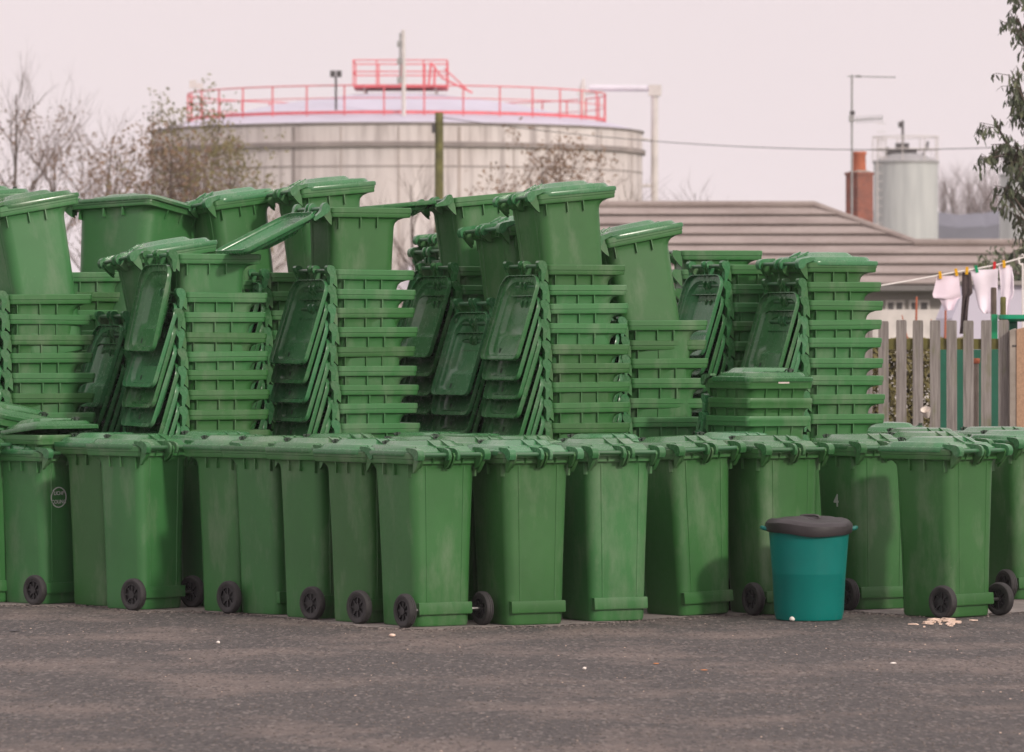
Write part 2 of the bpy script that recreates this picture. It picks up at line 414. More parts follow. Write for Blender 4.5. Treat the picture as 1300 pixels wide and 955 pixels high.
# ------------------------------------------------------------------ front row: near rear base corner at a ground pixel, phi = how far the back turns to the right
FRONT = [
 # px, py, phi, wheels, tilt, label
 (-12, 766, 46, False, 0, 'dark green wheelie bin cut off by the left edge of the photo'),
 (55, 768, 47, True, 0, 'green wheelie bin with round white emblem on its back, others nested in it'),
 (136, 770.5, 46, False, 0, 'green wheelie bin squeezed between the bin with the emblem and a wheeled bin'),
 (180, 775, 48, True, 0, 'leftmost front-row wheelie bin showing two wheels and the axle bar between them'),
 (302, 778.5, 45, True, 0, 'front-row wheelie bin with one wheel, right of the leftmost two-wheeled one'),
 (351, 781.5, 45, False, 0, 'front-row wheelie bin without a wheel, sixth from the left edge'),
 (408, 786.5, 44, True, 0, 'front-row wheelie bin with one wheel, standing half behind its right neighbour'),
 (468, 792, 42, True, 0, 'wheelie bin with one wheel just left of the nearest, brightest-backed bin'),
 (529, 797, 33, True, 0, 'nearest wheelie bin, bright green back between two black wheels, centre of the row'),
 (647, 795, 30, False, 0, 'wheelless bright green bin directly right of the nearest two-wheeled bin'),
 (752, 790, 29, False, 0, 'wheelless bright green bin, second to the right of the nearest two-wheeled bin'),
 (866, 783, 34, False, 2, 'slightly crooked wheelless green bin, two left of the teal tub'),
 (970, 781, 31, True, 0, 'green wheelie bin with a wheel, partly behind the left side of the teal tub'),
 (1090, 775, 31, True, 0, 'dark-sided wheelie bin numbered 4, behind the right side of the teal tub'),
 (1206, 785, 45, True, 0, 'big two-wheeled green bin standing alone at the right with pale scraps before it'),
 (1290, 762, 30, True, 0, 'green wheelie bin cut off by the right edge of the photo'),
]
placed = []
special = {}
for i, (px, py, phi, wh, tilt, lab) in enumerate(FRONT):
    th = 90 + phi
    sx = .85 if 2 <= i <= 7 else 1; sy = .95 if 2 <= i <= 7 else 1
    m = place(th, (-.190 * sx, .168 * sy, 0), G(px, py), tilt) @ Matrix.Diagonal((sx, sy, 1, 1))
    if i == 1: m = m @ Matrix.Scale(.95, 4)
    o = make_bin(m, 0, wh, lab, 'wheelie bins in the front row', sx=sx)
    special[i] = o; placed.append((m.translation.x, m.translation.y))

# the nested pair on top of the bin with the emblem
q = special[1].matrix_world.translation
NA = (.313, -.2445, 1.0); NF = (.243, -.2445, 1.0)
make_bin(Matrix.Translation((q.x + .03, q.y, .104)) @ Matrix.Rotation(R(-50), 4, 'Z') @ Matrix.Scale(.95, 4), 6, False, 'bin nested in the emblem bin, sunlit front rim and slightly raised lid', 'bins nested at the left end', flush=True)
make_bin(place(-52, NF, P(2, 527, 203), -12), 0, False, 'tilted closed bin whose lid slopes down at the left edge', 'bins nested at the left end', flush=True)

# emblem on the emblem bin's back and a number on another bin's side
def text_mesh(body, size, name):
    cu = bpy.data.curves.new(name, 'FONT'); cu.body = body; cu.size = size; cu.extrude = .0006; cu.align_x = 'CENTER'; cu.align_y = 'CENTER'
    cu.offset = size * .02
    tmp = bpy.data.objects.new('tmp', cu); col.objects.link(tmp)
    dg = bpy.context.evaluated_depsgraph_get(); me = bpy.data.meshes.new_from_object(tmp.evaluated_get(dg))
    bpy.data.objects.remove(tmp); me.materials.clear(); me.materials.append(M['white_mark']); me.name = name
    return me
b = special[1]
em = MB()
ring = [(0, .068 * math.cos(2 * PI * k / 32), .068 * math.sin(2 * PI * k / 32)) for k in range(33)]
rings = []
for p in ring[:-1]:
    u = Vector(p).normalized(); rings.append([Vector(p) + Vector((-.002, 0, 0)), Vector(p) * .90 + Vector((-.002, 0, 0)), Vector(p) * .90 + Vector((.004, 0, 0)), Vector(p) + Vector((.004, 0, 0))])
rings.append(rings[0]); em.loft(rings, False, False)
e = em.build('emblem', M['white_mark'], b); e.location = (-.2262, .066, .70); e.rotation_euler = (0, R(-1.0), 0)
e['label'] = 'round white printed emblem'
for txt, dz in (('LICHF', .026), ('COUNC', -.030)):
    t_ = obj('emblem_lettering', text_mesh(txt, .034, 'emblem_lettering'), e)
    t_.location = (-.0016, 0, dz); t_.rotation_euler = (R(90), 0, R(-90))
b = special[13]
n4 = obj('house_number', text_mesh('4', .105, 'house_number'), b)
n4.location = (-.012, .2102, .66); n4.rotation_euler = (R(92.0), 0, R(180)); n4['label'] = 'white figure 4 on the dark side'

# ------------------------------------------------------------------ stacks
def ordn(k): return ['', 'first', 'second', 'third', 'fourth', 'fifth', 'sixth', 'seventh', 'eighth', 'ninth', 'tenth', 'eleventh', 'twelfth', 'thirteenth', 'fourteenth', 'fifteenth', 'sixteenth', 'seventeenth', 'eighteenth', 'nineteenth', 'twentieth', 'twenty-first', 'twenty-second'][k]
stackpos = []
def stack(desc, px, py, pitch, s, theta, lean_px=-.8, lid=252, n=None, jit=1.2, lids=True, closed_top=False, near=(-.25, -.24, RIM), flush=False):
    """uniform nest: near rear rim corner of the topmost one at (px, py)"""
    z0 = CAMH + (HZ - py) / s; dz = pitch / s
    if n is None: n = int(round((z0 - RIM) / dz)) + 1
    rnd = random.Random(int(px * 7 + py))
    for k in range(n):
        z = z0 - k * dz
        if k == n - 1: z = RIM
        x = (px - lean_px * 0 + k * (-lean_px) - 650) / s
        jt = rnd.uniform(-jit, jit)
        mt = place(theta + jt, near, (x + rnd.uniform(-.008, .008), F / s + rnd.uniform(-.006, .006), z + (rnd.uniform(-.006, .006) if 0 < k < n - 1 else 0)), rnd.uniform(-.6, .6) if k < n - 1 else 0)
        lo = (lid + rnd.uniform(-.6, .6))
        if closed_top and k == 0: lo = 0
        kk = n - k
        pos = 'at the bottom of' if kk == 1 else ('on top of' if k == 0 else ordn(kk) + ' from the ground in')
        make_bin(mt, lo, False, f'bin {pos} the {desc}', f'bins nested in the {desc}', lid=lids, flush=flush)
    c = place(theta, (-.25, -.24, RIM), ((px - 650) / s, F / s, z0)).translation
    stackpos.append((c.x, c.y))
def topbin(px, py, s, theta, tilt, lid, label, lean=0, anchor=(-.25, -.24, 1.0), wheels=False, scale=1, deeper=0, zs=None, flush=False):
    mt = place(theta, (anchor[0] * scale, anchor[1] * scale, anchor[2] * (zs or scale)), P(px, py, s) + Vector((0, deeper, 0)), tilt, lean) @ Matrix.Diagonal((scale, scale, zs or scale, 1))
    return make_bin(mt, lid, wheels, label, 'loose bins pushed into the tops of stacks', flush=flush)

stack('far left stack at the photo edge', 12, 374, 25.0, 198, 24)
topbin(-4, 264, 198, 24, 11, 0, 'closed bin leaning in the top of the far left stack')
stack('back stack beyond the far left one', -58, 352, 24.6, 190, 20)
topbin(-62, 252, 190, 16, 4, 0, 'bin mostly out of frame behind the leaning bin at top left')
stack('hidden second stack from the left', 62, 346, 24.5, 190, 14)
o = topbin(191, 249, 190, -37, -4, 0, 'closed bin at top left turned to show its pale sunlit front', anchor=NF, lean=-9, scale=1.46, zs=.88, flush=True)
stack('dark stack between the two leftmost tall stacks', 168, 400, 24.5, 195, 26)
topbin(178, 322, 197, 30, 10, 0, 'closed bin with shiny lid low behind the open empty bin')
stack('unlit stack behind the dark one', 164, 372, 24.4, 188, 24, lids=False)
topbin(166, 303, 188, 24, 8, 0, 'closed bin tucked behind the low bin with the shiny lid')
stack('tall stack under the open empty left bin', 236, 371, 25.0, 201, 27)
topbin(228, 322, 201, 25, 0, 257, 'open empty bin on the left stack with its lid hanging straight down')
stack('shaded stack behind the two left centre stacks', 345, 346, 24.4, 189, 28)
stack('unlit stack under the leftmost touching bin', 276, 356, 24.4, 189, 30, lids=False)
topbin(272, 255, 189, 38, 9, 0, 'tilted closed bin at top left of centre, leftmost of a touching pair')
topbin(382, 240, 189.5, 28, 6, 0, 'tilted closed bin at top left of centre, rightmost of a touching pair')
stack('left centre stack with dark shiny lids', 427, 342, 24.4, 200, 28)
topbin(421, 263, 200, 25, 0, 206, 'open bin with its lid flung out left like a wing')
stack('distant stack in the centre gap', 572, 330, 24, 184, 26)
topbin(580, 300, 184, 30, 2, 0, 'closed bin whose dark hinge knobs peep through the centre gap')
topbin(573, 316, 184, 30, 2, 0, 'nested closed bin just below the one with peeping hinge knobs')
stack('shaded centre stack with blackish lids', 585, 338, 24.2, 193, 28)
topbin(577, 251, 193, 25, 6, 180, 'open tilted bin at top centre, its lid stretched level leftwards')
stack('low-lidded stack left of the tallest', 634, 383, 24.8, 197, 29)
topbin(646, 287, 197, 34, 5, 0, 'small closed dark bin wedged left of the highest bin')
stack('tall stack under the highest bin', 697, 336, 25.1, 201, 27)
topbin(683, 247, 201, 27, 6, 0, 'closed bin highest of all, standing on the tall centre right stack')
stack('irregular stack right of the tallest', 799, 407, 24.5, 198, 24, jit=3)
topbin(769, 303, 198, 24, 11.5, 0, 'closed bin leaning right of the highest bin with a pale dusty patch', deeper=.05)
stack('far stack peeping right of the leaning bin', 866, 318, 24.0, 187, 8, lids=False)
stack('back stack with three lids right of centre', 930, 336, 24.2, 192, 26)
stack('rightmost tall stack beside the fence', 1027, 358, 23.9, 195, 27, lean_px=-.5)
topbin(1026, 333, 195, 32, 0, 0, 'closed bin crowning the rightmost tall stack beside the fence')
stack('short stack before the rightmost', 950, 481, 24.5, 203, -60, closed_top=True, lean_px=0, near=NF, lid=250, flush=True)
# white sticker on the short stack's top rim
sb = [o for o in ALLBINS if o['label'].startswith('bin on top') and 'short stack' in o['label']][0]
sb['label'] = 'closed bin with a small white sticker on its rim, top of the short stack'
st = MB(); st.box(-.0008, .0008, -.040, .040, -.012, .012); so = st.build('sticker', M['label'], sb); so.location = (.2442, .02, .982)

# rows of closed bins packed between the front row and the stacks: only lids show
def inner(px, py):
    return (px - 650)
cands = []
hd = R(90 + 36); hx, hy = math.cos(hd), math.sin(hd); lx, ly = math.sin(hd), -math.cos(hd)
rnd = random.Random(5)
def front_y(x):
    best = 1e9
    pts = sorted(placed)
    for (x0, y0), (x1, y1) in zip(pts, pts[1:]):
        if x0 <= x <= x1: return y0 + (y1 - y0) * (x - x0) / (x1 - x0)
    return pts[0][1] if x < pts[0][0] else pts[-1][1]
def back_y(x):
    if x < -1.9: return 32.55
    if 1.0 < x < 2.1: return 31.45
    if x > 2.5: return 34.0
    return 32.05
gp = G(1163, 768); occ = list(placed) + [(gp.x + .1, gp.y + .25)]
make_bin(Matrix.Translation((gp.x + .1, gp.y + .25, 0)) @ Matrix.Rotation(R(128), 4, 'Z'), 0, False, 'closed bin filling the gap behind the two-wheeled bin at right', 'closed bins packed in row two')
inner_list = []
for row in range(0, 9):
    y = 29.0 + row * .55
    x = -3.4 + (row % 2) * .26
    while x < 3.5:
        xx, yy = x + rnd.uniform(-.03, .03), y + rnd.uniform(-.03, .03)
        # rows follow the front line
        fy = front_y(xx)
        yy = fy + .60 + row * .60 + rnd.uniform(-.03, .03)
        if yy < back_y(xx) and all((xx - a) ** 2 + (yy - b) ** 2 > .50 ** 2 for a, b in occ):
            occ.append((xx, yy)); inner_list.append((row, xx, yy))
        x += .53
for row in range(9):
    rl = sorted([c for c in inner_list if c[0] == row], key=lambda c: c[1])
    for k, (_, xx, yy) in enumerate(rl):
        th = 90 + 36 + rnd.uniform(-9, 9) + (rnd.choice([0, 0, 0, 0, 180]) if row > 0 else 0)
        mt = Matrix.Translation((xx, yy, 0)) @ Matrix.Rotation(R(th), 4, 'Z')
        place_txt = f'{ordn(k + 1)} from the left' if k < 22 else 'last on the right'
        make_bin(mt, rnd.choice([0, 0, 0, 1.5]), rnd.random() < .5, f'bin with only its lid showing, {place_txt} in the {ordn(row + 2)} row back', f'closed bins packed in row {["two","three","four","five","six","seven","eight","nine","ten"][row]}')
# an odd lid standing higher by the fence
topbin(1085, 549, 188, 4, -1, 0, 'closed bin by the fence whose long lid shows above the packed rows')

# ------------------------------------------------------------------ the teal tub
c = G(1027, 787)
tub = thing('plastic_tub', 'teal plastic tub with a floppy black lid standing before the green bins', 'tub', c)
s_ = 215.9; k_ = 1 / s_
m = MB(); H = .555
m.lathe([(.183, 0), (.195, .006), (.198, .02), (.205, .05), (.2155, .27), (.2165, .273), (.2165, .277), (.236, H - .03), (.238, H - .028), (.243, H - .02), (.243, H), (.236, H), (.232, H - .03), (.19, .02)], 48)
m.build('tub_body', M['teal'], tub)
for sg in (-1, 1):
    m = MB(); m.tube([(sg * .238, -.045, H - .02), (sg * .268, -.04, H - .015), (sg * .278, 0, H - .012), (sg * .268, .04, H - .015), (sg * .238, .045, H - .02)], .012, 8); m.build('carry_handle', M['teal'], tub)
m = MB()
rings = []
for r_, z_ in ((.240, -.034), (.254, -.032), (.260, -.010), (.256, .010), (.238, .028), (.214, .036), (.195, .033), (.14, .044), (.06, .048)):
    rings.append([(r_ * math.cos(a), r_ * math.sin(a), H + z_ + .009 * math.sin(2 * a + .4) + (.012 * math.sin(a - .4) if z_ < 0 else -.006 * math.cos(a)) - (.010 if z_ < 0 else .004) * math.cos(a + 2.2) + .003 * math.sin(5 * a)) for a in [2 * PI * k / 48 for k in range(48)]])
m.loft(rings); L = m.build('tub_lid', M['black_lid'], tub)
m = MB(); m.tube([(-.055, 0, H + .04), (-.05, 0, H + .056), (-.02, 0, H + .060), (.03, 0, H + .060), (.055, 0, H + .056), (.06, 0, H + .04)], .008, 7); m.build('lid_grip', M['black_lid'], L)

# ------------------------------------------------------------------ ground
def sheet(name, pts, z, mat, sub=None):
    m = MB(); m.quad(*[(x, y, z) for x, y in pts]); o = m.build(name, mat, smooth=False)
    tag(o, kind='structure'); return o
sheet('ground', [(-900, 60), (900, 60), (900, 1500), (-900, 1500)], -.012, M['grass'])
sheet('yard_asphalt', [(-60, -10), (60, -10), (60, 60), (-60, 60)], 0.0, M['asphalt'])
# worn concrete pad with a ragged edge following the bins
edge = [(-40, 768), (60, 770), (120, 768), (165, 777), (240, 776), (330, 781), (400, 789), (455, 796), (540, 800), (600, 797), (700, 795), (800, 789), (900, 782), (1000, 779), (1080, 777), (1150, 782), (1230, 781), (1340, 776)]
rnd = random.Random(3); pe = []
for (x0, y0), (x1, y1) in zip(edge, edge[1:]):
    for k in range(8):
        f = k / 8; pe.append(G(x0 + (x1 - x0) * f, y0 + (y1 - y0) * f + rnd.uniform(-.7, .9)))
m = MB(); n = len(pe)
for a in pe: m.v.append((a.x, a.y, .004))
for a in pe: m.v.append((a.x, 36.0, .004))
for k in range(n - 1): m.f.append((k, k + 1, n + k + 1, n + k))
tag(m.build('concrete_pad', M['pad'], smooth=False), kind='structure')

# gravel and litter
rnd = random.Random(11)
def stones(name, count, mat, smin, smax, region):
    m = MB()
    for _ in range(count):
        px, py = region(); g = G(px, py); r_ = rnd.uniform(smin, smax)
        b = len(m.v); k = 5
        a0 = rnd.uniform(0, 6)
        for zz, f in ((0.0, 1.0), (r_ * .5, .8)):
            for j in range(k):
                a = a0 + 2 * PI * j / k; rr_ = r_ * f * rnd.uniform(.7, 1.2)
                m.v.append((g.x + rr_ * math.cos(a), g.y + rr_ * math.sin(a), zz + .001))
        for j in range(k): m.f.append((b + j, b + (j + 1) % k, b + k + (j + 1) % k, b + k + j))
        m.f.append(tuple(b + k + j for j in range(k)))
    return m.build(name, mat, smooth=False)
g1 = stones('loose_gravel', 7000, M['stone'], .002, .008, lambda: (rnd.uniform(-20, 1320), 790 + 170 * rnd.random() ** 1.2))
g2 = stones('pale_grit', 130, M['scrap'], .002, .006, lambda: (rnd.uniform(-20, 1320), 786 + 170 * rnd.random() ** 1.3))
tag(g2, 'sparse pale chips scattered over the asphalt yard', 'grit', kind='stuff')
tag(g1, 'fine loose grit scattered over the asphalt yard', 'gravel', kind='stuff')
def along():
    k = rnd.randrange(len(edge) - 1); f = rnd.random(); (x0, y0), (x1, y1) = edge[k], edge[k + 1]
    return x0 + (x1 - x0) * f, y0 + (y1 - y0) * f + rnd.gauss(.5, 1.1)
g3 = stones('edge_grit', 2200, M['stone'], .003, .011, along)
tag(g3, 'line of loose grit gathered along the feet of the bins', 'grit', kind='stuff')
def pebble(px, py, r_, mat, name, label, cat, group=None, flat=1.0):
    g = G(px, py); m = MB(); rings = []
    for h, f in ((0, .75), (.35, 1), (.75, .8), (1, .35)):
        rings.append([(r_ * f * math.cos(2 * PI * k / 8) * (1 + .12 * math.sin(k * 2.3)), r_ * f * math.sin(2 * PI * k / 8) * (1 + .1 * math.cos(k * 3.1)), h * r_ * 1.3 * flat) for k in range(8)])
    m.loft(rings); o = m.build(name, mat, ang=80); o.location = (g.x, g.y, .004); tag(o, label, cat, group); return o
pebble(1006, 789, .019, M['whitestone'], 'white_pebble', 'white pebble lying against the foot of the teal tub', 'pebble', 'pale pebbles on the yard')
pebble(498, 809, .020, M['scrap'], 'white_pebble', 'pale pebble before the nearest two-wheeled bin', 'pebble', 'pale pebbles on the yard', .6)
pebble(742, 851, .010, M['whitestone'], 'white_pebble', 'small white pebble on the asphalt below centre', 'pebble', 'pale pebbles on the yard')
pebble(277, 818, .011, M['whitestone'], 'white_pebble', 'tiny white pebble on the asphalt left of centre', 'pebble', 'pale pebbles on the yard')
pebble(1134, 844, .017, M['whitestone'], 'white_pebble', 'flat white pebble on the asphalt toward the lower right', 'pebble', 'pale pebbles on the yard', .4)
pebble(833, 844, .016, M['leafscrap'], 'fallen_leaf', 'small orange leaf scrap on the asphalt right of centre', 'leaf', 'orange leaf scraps', .25)
pebble(894, 852, .02, M['leafscrap'], 'fallen_leaf', 'orange-brown leaf scrap nearest the camera, right of centre', 'leaf', 'orange leaf scraps', .15)
rnd = random.Random(21); m = MB()
for _ in range(34):
    px = rnd.gauss(1193, 15); py = rnd.gauss(791, 2.2)
    if _ > 28: px = rnd.uniform(1150, 1240)
    g = G(px, py); r_ = rnd.uniform(.008, .03)
    pts = [(g.x + r_ * rnd.uniform(.7, 1.6) * math.cos(a), g.y + r_ * rnd.uniform(.6, 1.3) * math.sin(a)) for a in [2 * PI * k / 6 for k in range(6)]]
    z = rnd.uniform(.006, .012)
    m.loft([[(x, y, .004) for x, y in pts], [(x + rnd.uniform(-.003, .003), y, z + rnd.uniform(-.002, .006)) for x, y in pts]])
tag(m.build('food_scraps', M['scrap'], smooth=False), 'pile of pale broken scraps on the ground before the right two-wheeled bin', 'litter', kind='stuff')
pebble(18, 802, .03, M['dark_metal'], 'dark_scrap', 'dark flat scrap on the asphalt at far left', 'litter', None, .2)

# ------------------------------------------------------------------ fence and things behind it
SF = 150.0
fence = thing('picket_fence', 'weathered grey wooden picket fence with mossy rails beside the right stack', 'fence', (P(1200, 0, SF).x, F / SF, 0))
fx, fy0 = fence.location.x, fence.location.y
rnd = random.Random(2)
def wx(px, s=SF): return (px - 650) / s
for i, px in enumerate((1100.5, 1122, 1144, 1165.5, 1187, 1208.5, 1229.5, 1251.5, 1274)):
    zt = CAMH + (HZ - 407) / SF + rnd.uniform(-.006, .006); w = .0435
    m = MB(); x = wx(px) - fx
    lz = rnd.uniform(-.004, .004)
    m.loft([[(x - w, -.012, 0), (x + w, -.012, 0), (x + w, .012, 0), (x - w, .012, 0)],
            [(x - w + lz, -.012, zt - .012), (x + w + lz, -.012, zt - .012), (x + w + lz, .012, zt - .012), (x - w + lz, .012, zt - .012)],
            [(x - w + .006 + lz, -.010, zt), (x + w - .006 + lz, -.010, zt), (x + w - .006 + lz, .010, zt), (x - w + .006 + lz, .010, zt)]])
    m.build('picket', M['picket'], fence)
for zc in (CAMH + (HZ - 437) / SF, .45):
    m = MB(); m.box(wx(1085) - fx, wx(1284) - fx, .014, .06, zc - .045, zc + .045); m.build('rail', M['rail_wood'], fence)
# concrete post with tan panel
post = thing('concrete_gatepost', 'pale concrete post with a rough tan face at the right end of the fence', 'post', (wx(1292), fy0 - .05, 0))
m = MB(); zt = CAMH + (HZ - 417) / SF
m.loft([[(-.075, -.05, 0), (-.022, -.05, 0), (-.022, .06, 0), (-.075, .06, 0)], [(-.075, -.05, zt - .02), (-.022, -.05, zt - .0), (-.022, .06, zt), (-.075, .06, zt - .02)]])
m.build('post_edge', M['concrete'], post)
m = MB(); m.loft([[(-.020, -.06, 0), (.16, -.06, 0), (.16, .05, 0), (-.020, .05, 0)], [(-.020, -.06, zt - .01), (.16, -.06, zt + .035), (.16, .05, zt + .035), (-.020, .05, zt - .01)]])
m.build('rough_face', M['tan'], post)
m = MB(); m.box(-.055, -.04, -.056, -.048, zt - .155, zt - .14); m.box(-.035, -.02 , -.056, -.048, zt - .155, zt - .14); m.build('bolt', M['dark_metal'], post)

S2_ = 143.0
def boxthing(name, label, cat, px0, px1, py0, py1, s, mat, depth=.1, ground=False, group=None):
    a = P(px0, py0, s); b = P(px1, py1, s); m = MB(); z1 = a.z; z0 = 0 if ground else b.z
    m.box(a.x, b.x, a.y, a.y + depth, z0, z1); o = m.build(name, mat, smooth=False)
    # origin at the base
    return tag(o, label, cat, group)
# dark green boarded box behind the pickets
cb = thing('boarded_bunker', 'dark green boarded box standing behind the fence pickets', 'storage box', (P(1235, 0, 146).x, F / 146, 0))
for k in range(4):
    m = MB(); x0 = -.29 + k * .146; m.box(x0, x0 + .140, 0, .03, 0, CAMH + (HZ - 444) / 146); m.build('board', M['greenboard'], cb, smooth=False)
m = MB(); m.box(-.29, .29, .034, .5, 0, CAMH + (HZ - 446) / 146); m.build('box_body', M['greenboard'], cb, smooth=False)
for px, w, top, mt, lb in ((1261.5, .026, 365, 'bark', 'dark brown wooden stake rising behind the fence'), (1273.5, .026, 377, 'rail_wood', 'shorter mossy stake beside the dark brown stake')):
    a = P(px, top, S2_); m = MB(); m.tube([(0, 0, 0), (0, 0, a.z - .01), (0, 0, a.z)], [w, w, w * .8], 8); o = m.build('wooden_stake', M[mt]); o.location = (a.x, a.y, 0); tag(o, lb, 'stake', 'stakes behind the fence')
# bright green garden table-like plastic item
a = P(1264, 402, 144.5)
gt = thing('garden_tray_stand', 'bright green plastic garden stand poking up between fence and post', 'garden stand', (a.x, a.y + .12, 0))
m = MB(); m.box(-.026, .026, -.03, .03, 0, a.z + .02); m.build('stand_leg', M['brightgreen'], gt, smooth=False)
m = MB(); m.loft([rr(.08, .30, .15, .05, a.z - .045), rr(.045, .36, .20, .06, a.z - .02), rr(.045, .36, .20, .06, a.z + .016), rr(.07, .33, .17, .05, a.z + .008)]); m.build('tray', M['brightgreen'], gt)
m = MB(); m.box(.13, .20, -.03, .03, 0, a.z - .02); m.build('stand_leg', M['greenboard'], gt, smooth=False)
# terracotta topped pipe between two pickets
a = P(1239, 455, 148.5); m = MB(); o = thing('clay_pipe', 'grey pipe with a terracotta collar seen between two fence pickets', 'pipe', (a.x, a.y, 0)); m.lathe([(.026, 0), (.026, a.z - .04)], 14); m.build('shaft', M['concrete'], o); m = MB(); m.lathe([(.030, a.z - .045), (.034, a.z - .035), (.034, a.z), (.02, a.z)], 14); m.build('collar', M['pot'], o)
# white cup-like scrap hanging low on fence
a = P(1175, 520, 152); m = MB(); m.lathe([(.045, .0), (.02, -.08), (.016, -.08), (.040, 0)], 12, cap=False); o = m.build('plastic_cone', M['whitestone']); o.location = a; o.rotation_euler = (R(35), R(-15), 0); tag(o, 'crumpled whitish cone caught low on the picket fence', 'litter')

ob = thing('overgrown_bush', 'tangled olive weeds and twigs behind the left pickets', 'bush', (P(1150, 0, 125).x, F / 125, 0))
m = MB(); lf = MB(); rnd = random.Random(44)
for k in range(26):
    x0 = rnd.uniform(-.55, .55); z1 = rnd.uniform(.7, 1.75); m.tube([(x0, rnd.uniform(-.1, .1), 0), (x0 + rnd.uniform(-.1, .1), 0, z1 * .5), (x0 + rnd.uniform(-.25, .25), rnd.uniform(-.1, .1), z1)], [.008, .006, .003], 4, False)
for k in range(9000):
    p = Vector((rnd.uniform(-.62, .62), rnd.gauss(0, .12), 1.62 * rnd.random() ** .8)); r_ = rnd.uniform(.018, .045)
    u = Vector((rnd.gauss(0, 1), rnd.gauss(0, 1), rnd.gauss(0, 1))).normalized(); w_ = u.orthogonal().normalized()
    lf.quad(p - u * r_, p - w_ * r_ * .5, p + u * r_, p + w_ * r_ * .5)
m.build('stems', M['bark'], ob); lf.build('foliage', M['olive'], ob, smooth=False, recalc=False)

# washing line
SL = 140.0
pts = []
ctrl = [(1110, 364), (1150, 357.5), (1197, 348.5), (1230, 343), (1265, 336.5), (1299, 327), (1380, 306)]
m = MB(); m.tube([P(x, y, SL) for x, y in ctrl], .008, 6)
wl = m.build('washing_line', M['rope']); tag(wl, 'pale washing line rising to the right above the fence', 'washing line')
a = P(1380, 306, SL); m = MB(); m.tube([(0, 0, 0), (0, 0, a.z + .1)], .03, 10); o = m.build('line_post', M['grey_metal']); o.location = (a.x, a.y, 0); tag(o, 'grey post holding the right end of the washing line', 'post')
a = P(1298, 330, SL); m = MB(); m.tube([(0, 0, 0), (.003, 0, a.z - .06), (0, 0, a.z - .03)], .010, 6); m.tube([(0, 0, a.z - .05), (-.03, 0, a.z - .03), (-.035, 0, a.z + .02), (0, 0, a.z + .05), (.02, 0, a.z + .03)], .010, 6)
o = m.build('line_prop', M['rope']); o.location = (a.x, a.y, 0); tag(o, 'white hooked prop pushing up the washing line at the photo edge', 'line prop')
def cloth(name, label, cat, rows, mat, folds=3, amp=.02, drop_fold=0, phase=0):
    """rows: (py, px_left, px_right) from top to bottom"""
    m = MB(); nu = 18; rings = []
    # interpolate rows
    R2 = []
    for (y0, a0, b0), (y1, a1, b1) in zip(rows, rows[1:]):
        for k in range(5):
            f = k / 5; R2.append((y0 + (y1 - y0) * f, a0 + (a1 - a0) * f, b0 + (b1 - b0) * f))
    R2.append(rows[-1])
    for i, (py, a, b) in enumerate(R2):
        ring = []; v = i / (len(R2) - 1)
        for j in range(nu + 1):
            u = j / nu; px = a + (b - a) * u
            sag = 2.6 * math.sin(PI * u) * (1 - v)
            p = P(px, py + sag * (1 if i else .6), SL)
            p.y += amp * (.25 + v) * math.sin(folds * PI * u * 2 + phase + 2.2 * v) + amp * .6 * math.sin(9 * v + 3 * u + phase)
            ring.append(p)
        rings.append(ring)
    back = [[q + Vector((0, .006, 0)) for q in r_] for r_ in rings]
    n = nu + 1; b0 = len(m.v)
    for r_ in rings: m.v += [tuple(q) for q in r_]
    b1 = len(m.v)
    for r_ in back: m.v += [tuple(q) for q in r_]
    nr = len(rings)
    for i in range(nr - 1):
        for j in range(nu):
            a = b0 + i * n + j; m.f.append((a, a + 1, a + n + 1, a + n)); a = b1 + i * n + j; m.f.append((a + n, a + n + 1, a + 1, a))
    for i in range(nr - 1):
        a, b = b0 + i * n, b1 + i * n; m.f.append((a, a + n, b + n, b))
        a, b = b0 + i * n + nu, b1 + i * n + nu; m.f.append((a, b, b + n, a + n))
    for j in range(nu):
        a, b = b0 + j, b1 + j; m.f.append((a, b, b + 1, a + 1))
        a, b = b0 + (nr - 1) * n + j, b1 + (nr - 1) * n + j; m.f.append((a, a + 1, b + 1, b))
    o = m.build(name, mat, ang=70); return tag(o, label, cat, 'laundry on the washing line')
cloth('camisole', 'pinkish white underwear piece pegged leftmost on the washing line', 'underwear', [(349, 1190, 1217), (358, 1188, 1218), (374, 1184, 1219.5), (378, 1185, 1220), (380, 1193, 1216), (388, 1197, 1212), (394, 1200, 1210)], M['cloth_pink'], 1.3, .012)
cloth('tights', 'dark brown tights hanging between two white garments', 'tights', [(345, 1222, 1232), (360, 1221, 1234), (372, 1221, 1235), (377, 1221.5, 1231), (395, 1220.5, 1229), (410, 1219.5, 1228), (424, 1218, 1223)], M['tights'], 2, .016, phase=1)
cloth('white_blouse', 'crumpled white blouse draped in the middle of the washing line', 'blouse', [(341, 1231, 1267), (352, 1234, 1267), (366, 1237, 1266.5), (380, 1240, 1265), (392, 1243, 1263), (398, 1248, 1258)], M['cloth'], 1.3, .022, phase=2)
cloth('white_shirt', 'white shirt with a hanging sleeve, rightmost on the washing line', 'shirt', [(336, 1268, 1282), (346, 1269, 1284), (360, 1270, 1285.5), (378, 1271, 1283), (392, 1275, 1281), (402, 1276, 1280)], M['cloth'], 1.2, .014, phase=.5)
cloth('white_sleeve', 'thin white sleeve dangling right of the shirt at the line end', 'sleeve', [(338, 1281, 1284), (352, 1284, 1287), (372, 1285, 1287.5), (380, 1282, 1285)], M['cloth'], 1, .01)
